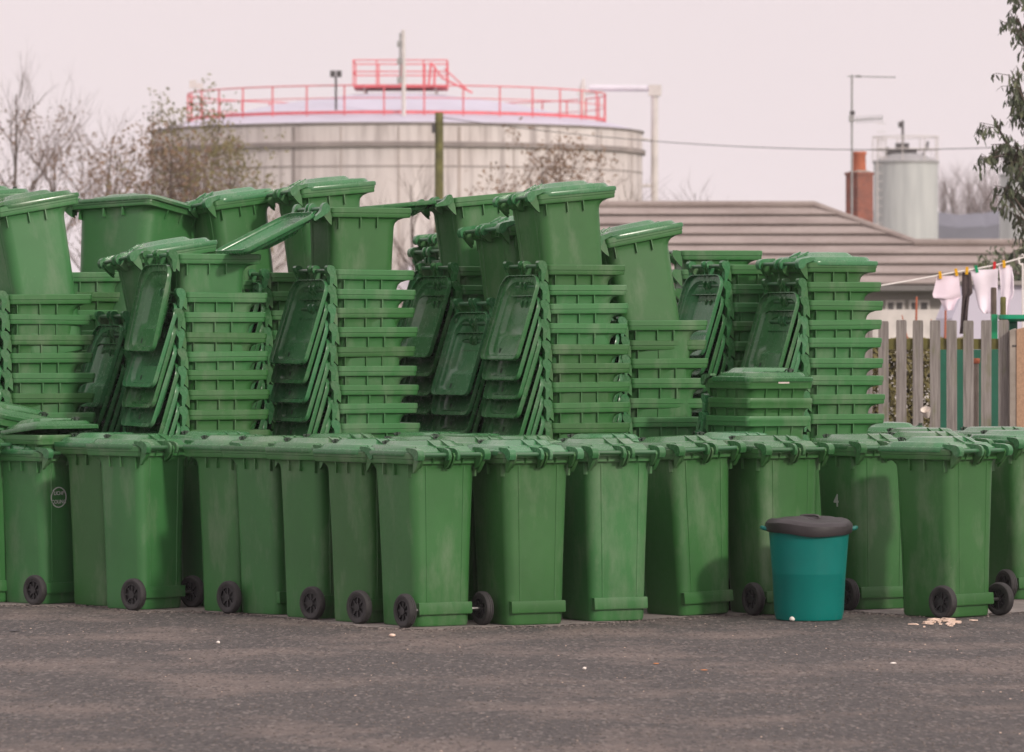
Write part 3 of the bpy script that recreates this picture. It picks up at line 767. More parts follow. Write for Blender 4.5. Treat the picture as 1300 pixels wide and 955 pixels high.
for i, (px, py, mk, lb) in enumerate(((1193.5, 349, 'yellow', 'yellow clothes peg at the left corner of the pinkish underwear'), (1214, 345.5, 'yellow', 'yellow clothes peg at the right corner of the pinkish underwear'), (1227.5, 343.5, 'yellow', 'yellow clothes peg holding the dark tights'), (1239.5, 341.5, 'peg_green', 'green clothes peg holding the white blouse'), (1262.5, 337, 'peg_red', 'red clothes peg at the right end of the white blouse'), (1274.5, 335, 'yellow', 'yellow clothes peg holding the white shirt'))):
    a = P(px, py, SL); m = MB()
    for sg in (-1, 1):
        m.loft([[(-.011, sg * .016 - .005, .032), (.011, sg * .016 - .005, .032), (.011, sg * .016 + .005, .032), (-.011, sg * .016 + .005, .032)],
                [(-.013, sg * .006 - .005, -.036), (.013, sg * .006 - .005, -.036), (.013, sg * .006 + .005, -.036), (-.013, sg * .006 + .005, -.036)]])
    m.box(-.014, .014, -.018, .018, -.004, .004)
    o = m.build('clothes_peg', M[mk], smooth=False); o.location = a; o.rotation_euler = (0, R(random.uniform(-15, 15)), 0); tag(o, lb, 'clothes peg', 'clothes pegs on the washing line')
# pale lilac caravan-like wall & blotchy white wall & weeds behind the line
cv = thing('garden_shed', 'pale lilac garden shed behind the washing', 'shed', (P(1280, 0, 105).x, F / 105, 0))
a = P(1209, 400, 105); m = MB(); x0 = P(1209, 0, 105).x - cv.location.x; xk = P(1226, 0, 105).x - cv.location.x; x1 = P(1420, 0, 105).x - cv.location.x
zt = CAMH + (HZ - 362) / 105; zk = CAMH + (HZ - 404) / 105
m.prism([(x0, 0), (x1, 0), (x1, zt), (xk, zt), (x0, zk)], 0, 2.4); m.build('shed_wall', M['pale_wall'], cv, smooth=False)
m = MB(); m.box(xk - .02, x1 + .05, -.08, 2.5, zt, zt + .05); m.build('shed_roof', M['wall'], cv, smooth=False)
a0, a1 = P(1060, 393, 90), P(1240, 393, 90); m = MB(); m.box(a0.x, a1.x, a0.y, a0.y + .25, 0, a0.z)
tag(m.build('garden_wall', M['white_wall'], smooth=False), 'blotchy whitewashed low garden wall behind the fence', 'wall')
for px, top, lb in ((1156, 377, 'brown dry stem left of the washing behind the fence'), (1193, 383, 'brown dry stem under the pinkish underwear')):
    a = P(px, top, 110); m = MB(); m.tube([(0, 0, 0), (.05, 0, a.z * .5), (.07, 0, a.z)], [.03, .022, .012], 6); m.tube([(.05, 0, a.z * .6), (-.1, 0, a.z * .9)], [.012, .006], 5)
    o = m.build('dry_stem', M['pot']); o.location = (a.x, a.y, 0); tag(o, lb, 'plant stem', 'dry stems behind the fence')

# ------------------------------------------------------------------ bungalow
SH = 55.0; D = F / SH
def hx_(px): return (px - 650) / SH
def hz_(py): return CAMH + (HZ - py) / SH
house = thing('bungalow', 'low bungalow with a brown tiled hipped roof and brick chimney', 'house', (hx_(1000), D, 0))
ox = house.location.x
XL = hx_(690) - ox; XR = hx_(1228) - ox; RXR = hx_(1045) - ox
zr, ze = hz_(257), hz_(362); run = 3.6
w1 = hx_(1420) - ox; X2 = hx_(1170) - ox; zm = (ze + zr) / 2; th = .062
def roof_rows(m, rows):
    for i in range(rows):
        f0, f1 = i / rows, min(1, (i + 1) / rows + .012)
        xr = (lambda f: w1) if f0 < .49 else (lambda f: X2 + (RXR - X2) * (f - .5) * 2)
        def q(f, side, dy, up): return ((XL if side == 0 else xr(f)), run * f + dy, ze + (zr - ze) * f + up)
        m.quad(q(f0, 0, -.03, th), q(f0, 1, -.03, th), q(f1, 1, .06, 0), q(f1, 0, .06, 0))
        m.quad(q(f0, 0, -.03, th - .03), q(f0, 1, -.03, th - .03), q(f0, 1, -.03, th), q(f0, 0, -.03, th))
        m.quad(q(f0, 0, .08, th - .03), q(f0, 1, .08, th - .03), q(f0, 1, -.03, th - .03), q(f0, 0, -.03, th - .03))
        m.quad(q(f0, 0, .08, -.05), q(f0, 1, .08, -.05), q(f0, 1, .08, th - .03), q(f0, 0, .08, th - .03))
m = MB(); roof_rows(m, 8)
m.quad((RXR, run, zr), (X2, run * .5, zm), (X2, run * 1.5, zm))
m.quad((XL, run, zr), (RXR, run, zr), (X2, run * 1.5, zm), (X2, run * 2, ze), (XL, run * 2, ze))
m.quad((X2, run * .5, zm), (w1, run * .5, zm), (w1, run * 1.1, ze), (X2, run * 1.1, ze))
m.build('roof', M['tiles'], house, smooth=False, recalc=False)
m = MB(); m.tube([(XL, run, zr + .04), (RXR, run, zr + .04), (X2, run * .5, zm + .06), (w1, run * .5, zm + .06)], .085, 8); m.build('ridge_tiles', M['tiles'], house)
m = MB(); m.quad((XL + .31, .46, ze - .05), (XL + .31, 2 * run - .4, ze - .05), (XL + .31, run, zr - .05)); m.build('gable', M['wall'], house, smooth=False)
m = MB(); m.box(XL + .3, X2, .45, 2 * run - .4, 0, ze - .02); m.box(X2 + .003, w1 - .3, .45, run * 1.05, 0, ze - .02); m.build('wall', M['wall'], house, smooth=False)
m = MB(); m.box(XL - .05, w1 + .05, -.10, .02, ze - .13, ze - .01); m.build('gutter', M['eaves'], house, smooth=False)
for px0, px1 in ((1126, 1150), (1156, 1182), (900, 940), (1000, 1040)):
    m = MB(); x0, x1 = hx_(px0) - ox, hx_(px1) - ox; z1, z0 = ze - .35, ze - 1.25
    m.box(x0, x1, .40, .455, z0, z1); f = m.build('window', M['steel_white'], house, smooth=False)
    m = MB(); m.box(x0 + .05, (x0 + x1) / 2 - .03, .385, .399, z0 + .05, z1 - .05); m.box((x0 + x1) / 2 + .03, x1 - .05, .385, .399, z0 + .05, z1 - .05); m.build('pane', M['dark_metal'], f, smooth=False)
# chimney
cy = run + .9; SC = F / (D + cy); cx = (1091 - 650) / SC - ox
hz_ = lambda py: CAMH + (HZ - py) / SC
hxc = lambda px: (px - 650) / SC
ch = thing('tmp', None, None); bpy.data.objects.remove(ch)
m = MB(); h_ = .245; zt = hz_(219)
rot45 = lambda x, y, a=R(-60): (x * math.cos(a) - y * math.sin(a), x * math.sin(a) + y * math.cos(a))
def rbox(m, hw, hd, z0, z1, c=(0, 0)):
    p = [rot45(x, y) for x, y in ((-hw, -hd), (hw, -hd), (hw, hd), (-hw, hd))]
    m.loft([[(x + c[0], y + c[1], z0) for x, y in p], [(x + c[0], y + c[1], z1) for x, y in p]])
rbox(m, .26, .22, 3.0, zt - .07); rbox(m, .28, .24, zt - .07, zt)
chm = m.build('chimney', M['brick'], house, smooth=False); chm.location = (cx, cy, 0)
m = MB(); m.lathe([(.165, zt), (.16, zt + .04), (.150, zt + .40), (.175, zt + .44), (.17, zt + .50), (.13, zt + .50), (.12, zt + .3)], 18); m.build('chimney_pot', M['pot'], chm)
m = MB(); p = [rot45(x, y) for x, y in ((-.25, -.21), (.25, -.21), (.25, .21), (-.25, .21))]
m.loft([[(x, y, zt) for x, y in p], [(x * .5, y * .5, zt + .06) for x, y in p]]); m.build('mortar_cap', M['concrete'], chm)
# aerial
ae = thing('television_aerial', 'thin rooftop aerial with two yagi antennas on the brick chimney', 'aerial', (hxc(1080.5), D + cy - .28, hz_(275)))
zb = ae.location.z; top = hz_(94) * 1.0
SA = F / ae.location.y
def az(py): return CAMH + (HZ - py) / SA - zb
def ax(px): return (px - 650) / SA - ae.location.x
m = MB(); m.tube([(0, 0, 0), (0, 0, az(95))], .026, 7); m.build('mast', M['grey_metal'], ae)
m = MB(); m.tube([(ax(1076), 0, az(97)), (ax(1138), .3, az(97.5))], .016, 6)
for k in range(10):
    x = ax(1084 + k * 5.8); m.tube([(x, -.13, az(97)), (x, .35, az(97))], .006, 4)
m.box(ax(1087), ax(1093), -.04, .04, az(98.5), az(95.5)); m.build('top_antenna', M['grey_metal'], ae)
m = MB(); m.tube([(ax(1081), 0, az(153)), (ax(1121), .2, az(150))], .018, 6)
for k in range(9):
    x = ax(1088 + k * 4); z = az(152.5 - k * .25); m.tube([(x, 0, z - .09), (x, 0, z + .09)], .010, 4)
m.box(ax(1078), ax(1084), -.1, .1, az(155), az(147)); m.build('lower_antenna', M['grey_metal'], ae)
m = MB(); m.box(ax(1079), ax(1085), -.06, .06, az(146), az(141)); m.build('amplifier_box', M['dark_metal'], ae)

# ------------------------------------------------------------------ big tank
ST = 31.0; DT = F / ST
tank = thing('storage_tank', 'huge round weathered storage tank with faded red railings on top', 'storage tank', ((504 - 650) / ST, DT, 0))
tx = tank.location.x; RT = 10.05
def tz(py, r=0): return CAMH + (HZ - py) / (F / (DT - r))
ztop = tz(156, RT * .95)
m = MB(); m.lathe([(RT, 0), (RT, ztop)], 96, cap=False); sh = m.build('shell', M['tank'], tank, ang=60)
m = MB()
z1 = tz(181, RT); z2 = tz(211, RT)
m.lathe([(RT + .005, z1 - .18), (RT + .13, z1 - .15), (RT + .13, z1 + .02), (RT + .02, z1 + .05)], 96, cap=False)
m.lathe([(RT + .02, z2 - .02), (RT + .02, z2 + .03)], 96, cap=False)
m.lathe([(RT + .05, ztop - .08), (RT + .08, ztop + .0), (RT - .2, ztop + .03)], 96, cap=False)
m.build('ring_band', M['seam'], tank)
for px in (228, 305, 385, 443, 513, 586, 652, 708, 760, 800):
    s_ = (px - 504) / ST / (RT * 1.0)
    s_ = max(-.985, min(.985, s_)); a = math.asin(s_); x, y = (RT + .02) * math.sin(a), -(RT + .02) * math.cos(a)
    m = MB(); w = .06 if px in (385, 586) else .025
    ux, uy = math.cos(a), math.sin(a)
    m.loft([[(x - w * ux, y - w * uy, 0), (x + w * ux, y + w * uy, 0), (x + w * ux - .04 * s_, y + w * uy + .04, 0), (x - w * ux - .04 * s_, y - w * uy + .04, 0)],
            [(x - w * ux, y - w * uy, ztop - .15), (x + w * ux, y + w * uy, ztop - .15), (x + w * ux, y + w * uy + .04, ztop - .15), (x - w * ux, y - w * uy + .04, ztop - .15)]])
    m.build('vertical_seam', M['seam' if px == 385 else 'seam_pale'], tank)
m = MB(); zd = tz(146, 8.5); m.lathe([(RT - .1, ztop + .02), (8.9, zd - .05), (8.3, zd + .02), (5, zd + .75), (2, zd + 1.15), (.01, zd + 1.25)], 72, cap=False)
m.build('tank_roof', M['tank_roof'], tank, ang=60)
# railings
RR = 8.55; zb_ = zd + .05
def circ(r, z, n=72): return [(r * math.cos(2 * PI * k / n), r * math.sin(2 * PI * k / n), z) for k in range(n + 1)]
rl = MB()
rl.tube(circ(RR, zb_ + 1.12), .028, 5, False); rl.tube(circ(RR, zb_ + .62), .020, 5, False)
rl.lathe([(RR - .02, zb_), (RR + .02, zb_), (RR + .02, zb_ + .12), (RR - .02, zb_ + .12), (RR - .02, zb_)], 72, cap=False)
for k in range(34):
    a = 2 * PI * (k + .3) / 34; x, y = RR * math.cos(a), RR * math.sin(a); rl.tube([(x, y, zb_ - .3), (x, y, zb_ + 1.12)], .034, 5)
rl.build('railing', M['red_rail'], tank)
# centre platform
def cxp(px, r=0): return (px - 650) * (DT - r) / F - tx
pz0, pz1 = CAMH + (HZ - 111) / ST, CAMH + (HZ - 79) / ST
pf = MB(); X0, X1 = cxp(450), cxp(568)
pf.box(X0, X1, -1.6, 1.6, pz0 - .08, pz0); platform = pf.build('platform', M['red_rail'], tank, smooth=False)
m = MB()
for y in (-1.6, 1.6):
    for z in (pz1, (pz0 + pz1) / 2 + .05): m.tube([(X0, y, z), (X1, y, z)], .026, 5)
    n = 4
    for k in range(n + 1):
        x = X0 + (X1 - X0) * k / n; m.tube([(x, y, pz0), (x, y, pz1)], .03, 5)
for x in (X0, X1):
    for z in (pz1, (pz0 + pz1) / 2 + .05): m.tube([(x, -1.6, z), (x, 1.6, z)], .035, 5)
m.tube([(cxp(548), -1.7, pz1 - .1), (cxp(562), -1.7, pz0 + .3), (cxp(600), -1.7, pz0 - .3)], .04, 5)
m.tube([(cxp(545), -1.7, pz0), (cxp(548), -1.7, pz1 - .1)], .05, 5); m.tube([(cxp(552), -1.7, pz0), (cxp(553), -1.7, pz1 - .3)], .05, 5)
m.tube([(cxp(565), -1.7, pz1 - .35), (cxp(596), -1.7, pz0 - .25)], .03, 5)
m.build('platform_railing', M['red_rail'], platform)
for sx in (-1, 1):
    for sy in (-1, 1):
        m = MB(); x = (X0 + X1) / 2 + sx * (X1 - X0) * .38; m.tube([(x, sy * 1.3, zd + .6), (x, sy * 1.3, pz0)], .05, 5); m.build('platform_leg', M['steel_white'], tank)
# mast in front
m = MB(); y_ = -8.9; x_ = cxp(512.5, 8.9)
def mz(py, r): return CAMH + (HZ - py) * (DT - r) / F
m.tube([(x_, y_, mz(152, 8.9)), (x_, y_, mz(95, 8.9)), (x_ - .02, y_, mz(38, 8.9))], [.09, .085, .07], 7)
mast = m.build('vent_mast', M['steel_white'], tank)
m = MB(); m.tube([(x_ - .14, y_, mz(100, 8.9)), (x_ - .14, y_, mz(42, 8.9))], .04, 5)
for py in (102, 78, 56): m.box(x_ - .26, x_, y_ - .05, y_ + .05, mz(py, 8.9) - .12, mz(py, 8.9) + .12)
m.build('cable_tray', M['grey_metal'], mast)
m = MB(); x_ = cxp(426.5, 8.6); m.tube([(x_, -8.6, mz(140, 8.6)), (x_, -8.6, mz(98, 8.6))], .05, 6); fl = m.build('floodlight_pole', M['dark_metal'], tank)
m = MB(); m.box(x_ - .22, x_ - .02, -8.8, -8.5, mz(98, 8.6), mz(90, 8.6)); m.box(x_ + .02, x_ + .22, -8.8, -8.5, mz(98, 8.6), mz(90, 8.6)); m.build('floodlight_head', M['dark_metal'], fl)
m = MB(); x_ = cxp(256, 2); m.tube([(x_, -2, mz(150, 2)), (x_, -2, mz(108, 2))], .05, 6); m.box(x_ - .2, x_ + .05, -2.1, -1.9, mz(113, 2), mz(106, 2)); m.box(x_ - .5, x_ - .2, -2.1, -1.9, mz(112, 2), mz(102, 2)); m.build('small_vent', M['steel_white'], tank)
# pipe on the right side
pp = thing('overflow_pipe', 'pale pipe bending from the tank top down to the ground at right', 'pipe', ((831 - 650) / ST, DT, 0))
px_ = pp.location.x
def lx_(px): return (px - 650) / ST - px_
def lz_(py): return CAMH + (HZ - py) / ST
m = MB(); m.tube([(0, 0, 0), (0, 0, lz_(124)), (0, 0, lz_(116))], .15, 10); m.build('down_pipe', M['steel_white'], pp)
m = MB(); m.tube([(lx_(835), 0, lz_(115)), (lx_(822), 0, lz_(112.5)), (lx_(748), 0, lz_(112))], .13, 10); m.build('cross_pipe', M['pipe'], pp)
m = MB(); m.box(-.25, .28, -.2, .2, lz_(122), lz_(108)); m.build('elbow', M['steel_white'], pp, smooth=False)
m = MB(); m.tube([(lx_(739), 0, lz_(150)), (lx_(739), 0, lz_(112)), (lx_(741), 0, lz_(100))], [.13, .13, .05], 8); m.tube([(lx_(733), 0, lz_(118)), (lx_(765), 0, lz_(117))], .09, 6); m.build('valve', M['steel_white'], pp)
m = MB(); m.tube([(0, 0, lz_(236)), (lx_(812), 0, lz_(236))], .07, 6); m.tube([(0, 0, lz_(180)), (lx_(815), 0, lz_(176))], .05, 6); m.build('pipe_bracket', M['steel_white'], pp)
# stair stringer low on the tank front, glimpsed through the gap
m = MB(); a, b = (cxp(515, 11), -11, mz(352, 11)), (cxp(580, 11), -11, mz(268, 11))
a0 = (a[0] - (b[0] - a[0]) * .8, -11, a[2] - (b[2] - a[2]) * .8)
m.tube([a0, b], .16, 6); m.tube([(a0[0], -10.6, a0[2] - .35), (b[0], -10.6, b[2] - .35)], .12, 6); m.build('stair_rail', M['pipe'], tank)

# ------------------------------------------------------------------ silos
def silo(px, s, w_px, ytop, label, eq=True):
    d = F / s; o = thing('silo', label, 'silo', ((px - 650) / s, d, 0), 'pale silos behind the bungalow')
    zf = lambda py: CAMH + (HZ - py) / s
    r_ = w_px / 2 / s
    m = MB(); m.lathe([(r_, 0), (r_, zf(ytop))], 40, cap=False); m.build('silo_body', M['silo'], o, ang=60)
    m = MB(); m.lathe([(r_ + .06, zf(ytop) - .1), (r_ + .06, zf(ytop)), (r_ * .5, zf(ytop - 9)), (r_ * .3, zf(ytop - 10))], 40, cap=True); m.build('silo_roof', M['grey_metal'], o)
    for k in range(1, 5):
        pass
    if eq:
        m = MB(); n = 9
        for k in range(n):
            a = 2 * PI * k / n + .35; x, y = r_ * 1.02 * math.cos(a), r_ * 1.02 * math.sin(a); m.tube([(x, y, zf(ytop)), (x, y, zf(ytop - 31))], .028, 4)
        for f in (15, 31): m.tube([(r_ * 1.02 * math.cos(2 * PI * k / 24), r_ * 1.02 * math.sin(2 * PI * k / 24), zf(ytop - f)) for k in range(25)], .028, 4, False)
        m.build('silo_railing', M['steel_white'], o)
        m = MB(); x = (1146 - px) / s; m.tube([(x, 0, zf(ytop)), (x, 0, zf(153))], .07, 6); m.box(x - .22, x + .05, -.1, .1, zf(162), zf(155)); m.box(x - .9, x + .7, -.3, .3, zf(199), zf(190)); m.box(x - .35, x + .3, -.35, .35, zf(193), zf(182)); m.tube([(x - .8, 0, zf(187)), (x - .8, 0, zf(196))], .12, 6)
        m.tube([(x + .9, -.4, zf(200)), (x + 1.2, -.4, zf(188)), (x + 1.25, -.4, zf(180))], .07, 5); m.build('roof_machinery', M['dark_metal'], o)
        m = MB()
        for dx in (-.22, .22): m.tube([(-r_ * .80 + dx, -r_ * .62, 0), (-r_ * .80 + dx, -r_ * .62, zf(ytop - 30))], .03, 4)
        for k in range(30): z = k * .42; m.tube([(-r_ * .80 - .22, -r_ * .62, z), (-r_ * .80 + .22, -r_ * .62, z)], .02, 4)
        m.build('ladder', M['steel_white'], o)
silo(1150, 25.0, 82, 205, 'pale round silo with rooftop machinery behind the chimney')
silo(1302, 22.0, 66, 222, 'second pale silo half hidden by the hanging leaves at right', False)

# ------------------------------------------------------------------ utility pole and wire
SP = 50.0; a = P(557.5, 143, SP)
up = thing('utility_pole', 'mossy wooden utility pole standing in front of the storage tank', 'utility pole', (a.x, a.y, 0))
m = MB(); m.tube([(0, 0, 0), (0, 0, a.z * .5), (0, 0, a.z)], [.14, .12, .105], 12); m.build('pole', M['pole'], up)
m = MB(); z = CAMH + (HZ - 163) / SP; m.box(-.19, -.10, -.08, .08, z - .12, z + .12); m.build('junction_box', M['dark_metal'], up, smooth=False)
m = MB(); pts = []
for k in range(25):
    f = k / 24; px = 560 + (1420 - 560) * f; py = 149 + (178 - 149) * f + 26 * 4 * f * (1 - f) * .95
    p = P(px, py, SP + 8 * f); pts.append(p)
m.tube(pts, .010, 5); tag(m.build('overhead_wire', M['dark_metal']), 'thin overhead wire sagging from the utility pole across the sky', 'wire')

# ------------------------------------------------------------------ trees
def bare_tree(px, ytop, s, spread, label, seed, name='bare_tree', lean=0, leaf=None, leafn=0, depth=5, trunk_r=None, base_h=.25, droop=0.0, dense=3, group='leafless trees on the skyline', cat='tree', dy=0):
    rnd = random.Random(seed); d = F / s + dy; x0 = (px - 650) / s
    H = CAMH + (HZ - ytop) / s
    root = thing(name, label, cat, (x0, d, 0), group)
    T = MB(); C = MB(); tips = []
    tr = trunk_r or H * .014
    def grow(p, dr, length, r, lv):
        n = 4; pts = [p]; q = Vector(p); dd = Vector(dr)
        for k in range(n):
            dd = (dd + Vector((rnd.uniform(-.16, .16), rnd.uniform(-.16, .16), rnd.uniform(-.05, .12)))).normalized()
            q = q + dd * length / n; pts.append(q.copy())
        rad = [r * (1 - .16 * k) for k in range(n + 1)]
        (T if lv < 2 else C).tube(pts, rad, 6 if lv < 2 else 3, False)
        if lv >= depth - 1: tips.append(pts[-1]); tips.append(pts[2])
        if lv >= depth: return
        nc = dense + (1 if lv < 2 else 0)
        for k in range(nc):
            f = rnd.uniform(.3, 1.0); i = min(n - 1, int(f * n)); bp = pts[i].lerp(pts[i + 1], f * n - i if f < 1 else 1)
            az_ = rnd.uniform(0, 2 * PI); sp_ = spread * rnd.uniform(.6, 1.1)
            side = Vector((math.cos(az_), math.sin(az_), 0))
            nd = (dd * (1 - sp_ * .5) + side * sp_ + Vector((0, 0, .25 - droop))).normalized()
            grow(bp, nd, length * rnd.uniform(.52, .72), r * .52 * (1 - .2 * f), lv + 1)
    # main trunk
    n = 8; pts = []; q = Vector((0, 0, 0)); dd = Vector((lean, 0, 1)).normalized()
    for k in range(n + 1):
        pts.append(q.copy()); q = q + (dd + Vector((rnd.uniform(-.06, .06), rnd.uniform(-.06, .06), 0))) * (H * .93 / n)
    rad = [tr * (1 - .88 * k / n) for k in range(n + 1)]
    T.tube(pts, rad, 8, False)
    nl = 14
    for k in range(nl):
        f = base_h + (1 - base_h) * (k + rnd.random()) / nl; f = min(f, .97); i = min(n - 1, int(f * n)); bp = pts[i].lerp(pts[i + 1], f * n - i)
        az_ = rnd.uniform(0, 2 * PI); side = Vector((math.cos(az_), math.sin(az_), 0))
        nd = (side * spread + Vector((0, 0, .75 - droop))).normalized()
        grow(bp, nd, H * (.36 * (1 - f) + .12), tr * (1 - .8 * f) * .45, 1 if f < .8 else 2)
    T.build('trunk', M['bark'], root)
    C.build('crown', M['twig'], root, smooth=False)
    if leaf:
        Lf = MB()
        for _ in range(leafn):
            p = rnd.choice(tips) + Vector((rnd.gauss(0, .16), rnd.gauss(0, .16), rnd.gauss(0, .16))); r_ = rnd.uniform(.04, .09)
            u = Vector((rnd.gauss(0, 1), rnd.gauss(0, 1), rnd.gauss(0, 1))).normalized(); w = u.orthogonal().normalized()
            Lf.quad(p - u * r_, p - w * r_ * .5, p + u * r_, p + w * r_ * .5)
        Lf.build('foliage', M[leaf], root, smooth=False, recalc=False)
    return root
bare_tree(20, 92, 42, .55, 'tallest bare tree with a straight trunk at far left of the skyline', 1, depth=4)
bare_tree(66, 150, 41, .7, 'bushy bare tree second from the left on the skyline', 2, depth=4, leaf='brownleaf', leafn=900)
bare_tree(118, 150, 40, .65, 'bare tree between the left pair and the olive tree', 3, depth=4, lean=.08)
bare_tree(150, 190, 43, .7, 'small low bare tree just left of the olive tree', 13, depth=4, leaf='brownleaf', leafn=500)
bare_tree(-25, 150, 44, .6, 'bare tree cut by the left edge of the photo', 14, depth=4)
bare_tree(243, 146, 46, .45, 'olive-tinged leafy tree in front of the left end of the storage tank', 4, name='leafy_tree', depth=4, leaf='olive', leafn=1500, dense=3, base_h=.1)
bare_tree(212, 180, 47, .5, 'brownish thicket at the foot of the olive tree', 5, name='thicket', depth=4, leaf='brownleaf', leafn=2200, base_h=.05, cat='shrub')
bare_tree(285, 190, 47, .5, 'smaller olive shrub right of the olive tree before the tank', 15, name='leafy_tree', depth=4, leaf='olive', leafn=1200, base_h=.05, cat='shrub')
bare_tree(690, 178, 45, .85, 'rounded brown leafless bush before the right of the storage tank', 6, depth=4, leaf='brownleaf', leafn=1500, dense=3, base_h=.3)
bare_tree(528, 215, 44, .7, 'faint small bare sapling before the centre of the storage tank', 7, depth=3)
bare_tree(770, 205, 44, .8, 'low bare bush near the right edge of the storage tank', 8, depth=4, base_h=.2)
bare_tree(884, 228, 30, .6, 'tiny bare treetop peeping over the bungalow roof', 9, depth=3)
rnd = random.Random(9)
for k in range(7):
    px = 1200 + k * 17 + rnd.uniform(-4, 4)
    bare_tree(px, 212 + rnd.uniform(-6, 12), 17, .5, 'hazy far bare tree in the line beyond the bungalow, ' + ordn(k + 1) + ' from the silo', 30 + k, depth=4, group='far bare trees in the haze')
# far hedge mass
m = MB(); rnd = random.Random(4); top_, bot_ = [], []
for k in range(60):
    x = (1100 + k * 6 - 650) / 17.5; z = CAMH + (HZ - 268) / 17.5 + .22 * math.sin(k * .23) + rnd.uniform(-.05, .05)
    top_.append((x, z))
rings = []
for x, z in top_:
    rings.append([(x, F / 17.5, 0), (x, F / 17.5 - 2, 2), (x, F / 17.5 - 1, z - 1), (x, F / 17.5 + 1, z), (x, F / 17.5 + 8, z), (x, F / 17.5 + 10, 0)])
m.loft(rings); tag(m.build('far_wood', M['farwood_hazed'], smooth=False), 'blue-grey far wood in the haze beyond the bungalow', 'wood', kind='stuff')
# low ground bank behind everything on the left
# ------------------------------------------------------------------ hanging-leaf tree at right
SE = 132.0; d = F / SE
eu = thing('hanging_leaf_tree', 'tree with long drooping dark leaves entering at the right edge', 'tree', ((1352 - 650) / SE, d, 0))
ex = eu.location.x
def EP(px, py, dy=0): p = P(px, py, SE); return Vector((p.x - ex, dy, p.z))
m = MB(); m.tube([(0, 0, 0), (.03, 0, 2), EP(1345, 120), EP(1330, -60)], [.11, .09, .05, .02], 10)
T = m; tw = MB(); lf = MB(); rnd = random.Random(8)
limbs = [((1348, 330), (1305, 270), (1272, 240)), ((1348, 290), (1300, 215), (1262, 150)), ((1348, 220), (1305, 150), (1285, 90)), ((1345, 150), (1310, 80), (1288, 28)), ((1346, 250), (1300, 200), (1256, 196)), ((1342, 90), (1318, 40), (1296, -10)), ((1350, 350), (1320, 330), (1284, 262)), ((1348, 300), (1310, 245), (1280, 180)), ((1348, 200), (1318, 165), (1300, 130))]
for L_ in limbs:
    for var in range(3):
        pts = [EP(x + rnd.uniform(-6, 6), y + rnd.uniform(-8, 8), rnd.uniform(-.35, .35)) for x, y in L_]
        pts = [pts[0], pts[0].lerp(pts[1], .5) + Vector((0, 0, .04)), pts[1], pts[1].lerp(pts[2], .5) + Vector((0, 0, .03)), pts[2]]
        tw.tube(pts, [.022, .016, .011, .007, .004], 5, False)
        for q in range(9):
            f = rnd.uniform(.35, 1); i = min(3, int(f * 4)); b0 = pts[i].lerp(pts[i + 1], f * 4 - i)
            e0 = b0 + Vector((rnd.uniform(-.16, .08), rnd.uniform(-.15, .15), rnd.uniform(-.02, .1))); e1 = e0 + Vector((rnd.uniform(-.10, .05), rnd.uniform(-.08, .08), rnd.uniform(-.16, -.03)))
            tw.tube([b0, e0, e1], [.004, .003, .002], 3, False)
            for w_ in range(rnd.randint(6, 12)):
                g = rnd.random(); bp = (b0.lerp(e0, g * 2) if g < .5 else e0.lerp(e1, g * 2 - 1)) + Vector((rnd.gauss(0, .012), rnd.gauss(0, .02), 0))
                ln = rnd.uniform(.055, .10); wd = ln * rnd.uniform(.13, .19)
                dn = Vector((rnd.gauss(0, .35), rnd.gauss(0, .35), -1)).normalized(); sd = Vector((math.cos(rnd.uniform(0, 6)), math.sin(rnd.uniform(0, 6)), 0)); sd = (sd - dn * sd.dot(dn)).normalized()
                lf.quad(bp, bp + dn * ln * .35 + sd * wd, bp + dn * ln * .7 + sd * wd * .8, bp + dn * ln, bp + dn * ln * .7 - sd * wd * .8, bp + dn * ln * .35 - sd * wd)
T.build('trunk', M['bark'], eu); tw.build('twigs', M['bark'], eu, smooth=False); lf.build('foliage', M['euc'], eu, smooth=False, recalc=False)
# dense shrub below it
sh_ = thing('garden_shrub', 'dense dark leafy shrub right of the roof above the washing line', 'shrub', (P(1290, 0, 100).x, F / 100, 0))
m = MB(); lf = MB(); rnd = random.Random(18)
zc = CAMH + (HZ - 330) / 100
for k in range(10):
    a = rnd.uniform(0, 6.28); m.tube([(0, 0, 0), (.1 * math.cos(a), .1 * math.sin(a), zc * .6), (.38 * math.cos(a), .3 * math.sin(a), zc + rnd.uniform(-.2, .2))], [.03, .02, .006], 5, False)
for k in range(75):
    c0 = Vector((rnd.gauss(0.02, .25), rnd.gauss(0, .22), zc - .30 + rnd.gauss(0, .26)))
    for w_ in range(26):
        bp = c0 + Vector((rnd.gauss(0, .07), rnd.gauss(0, .07), rnd.gauss(0, .06))); ln = rnd.uniform(.06, .11); wd = ln * .22
        dn = Vector((rnd.gauss(0, .5), rnd.gauss(0, .5), -.7)).normalized(); sd = dn.orthogonal().normalized()
        lf.quad(bp, bp + dn * ln * .4 + sd * wd, bp + dn * ln, bp + dn * ln * .4 - sd * wd)
m.build('stems', M['bark'], sh_); lf.build('foliage', M['euc'], sh_, smooth=False, recalc=False)

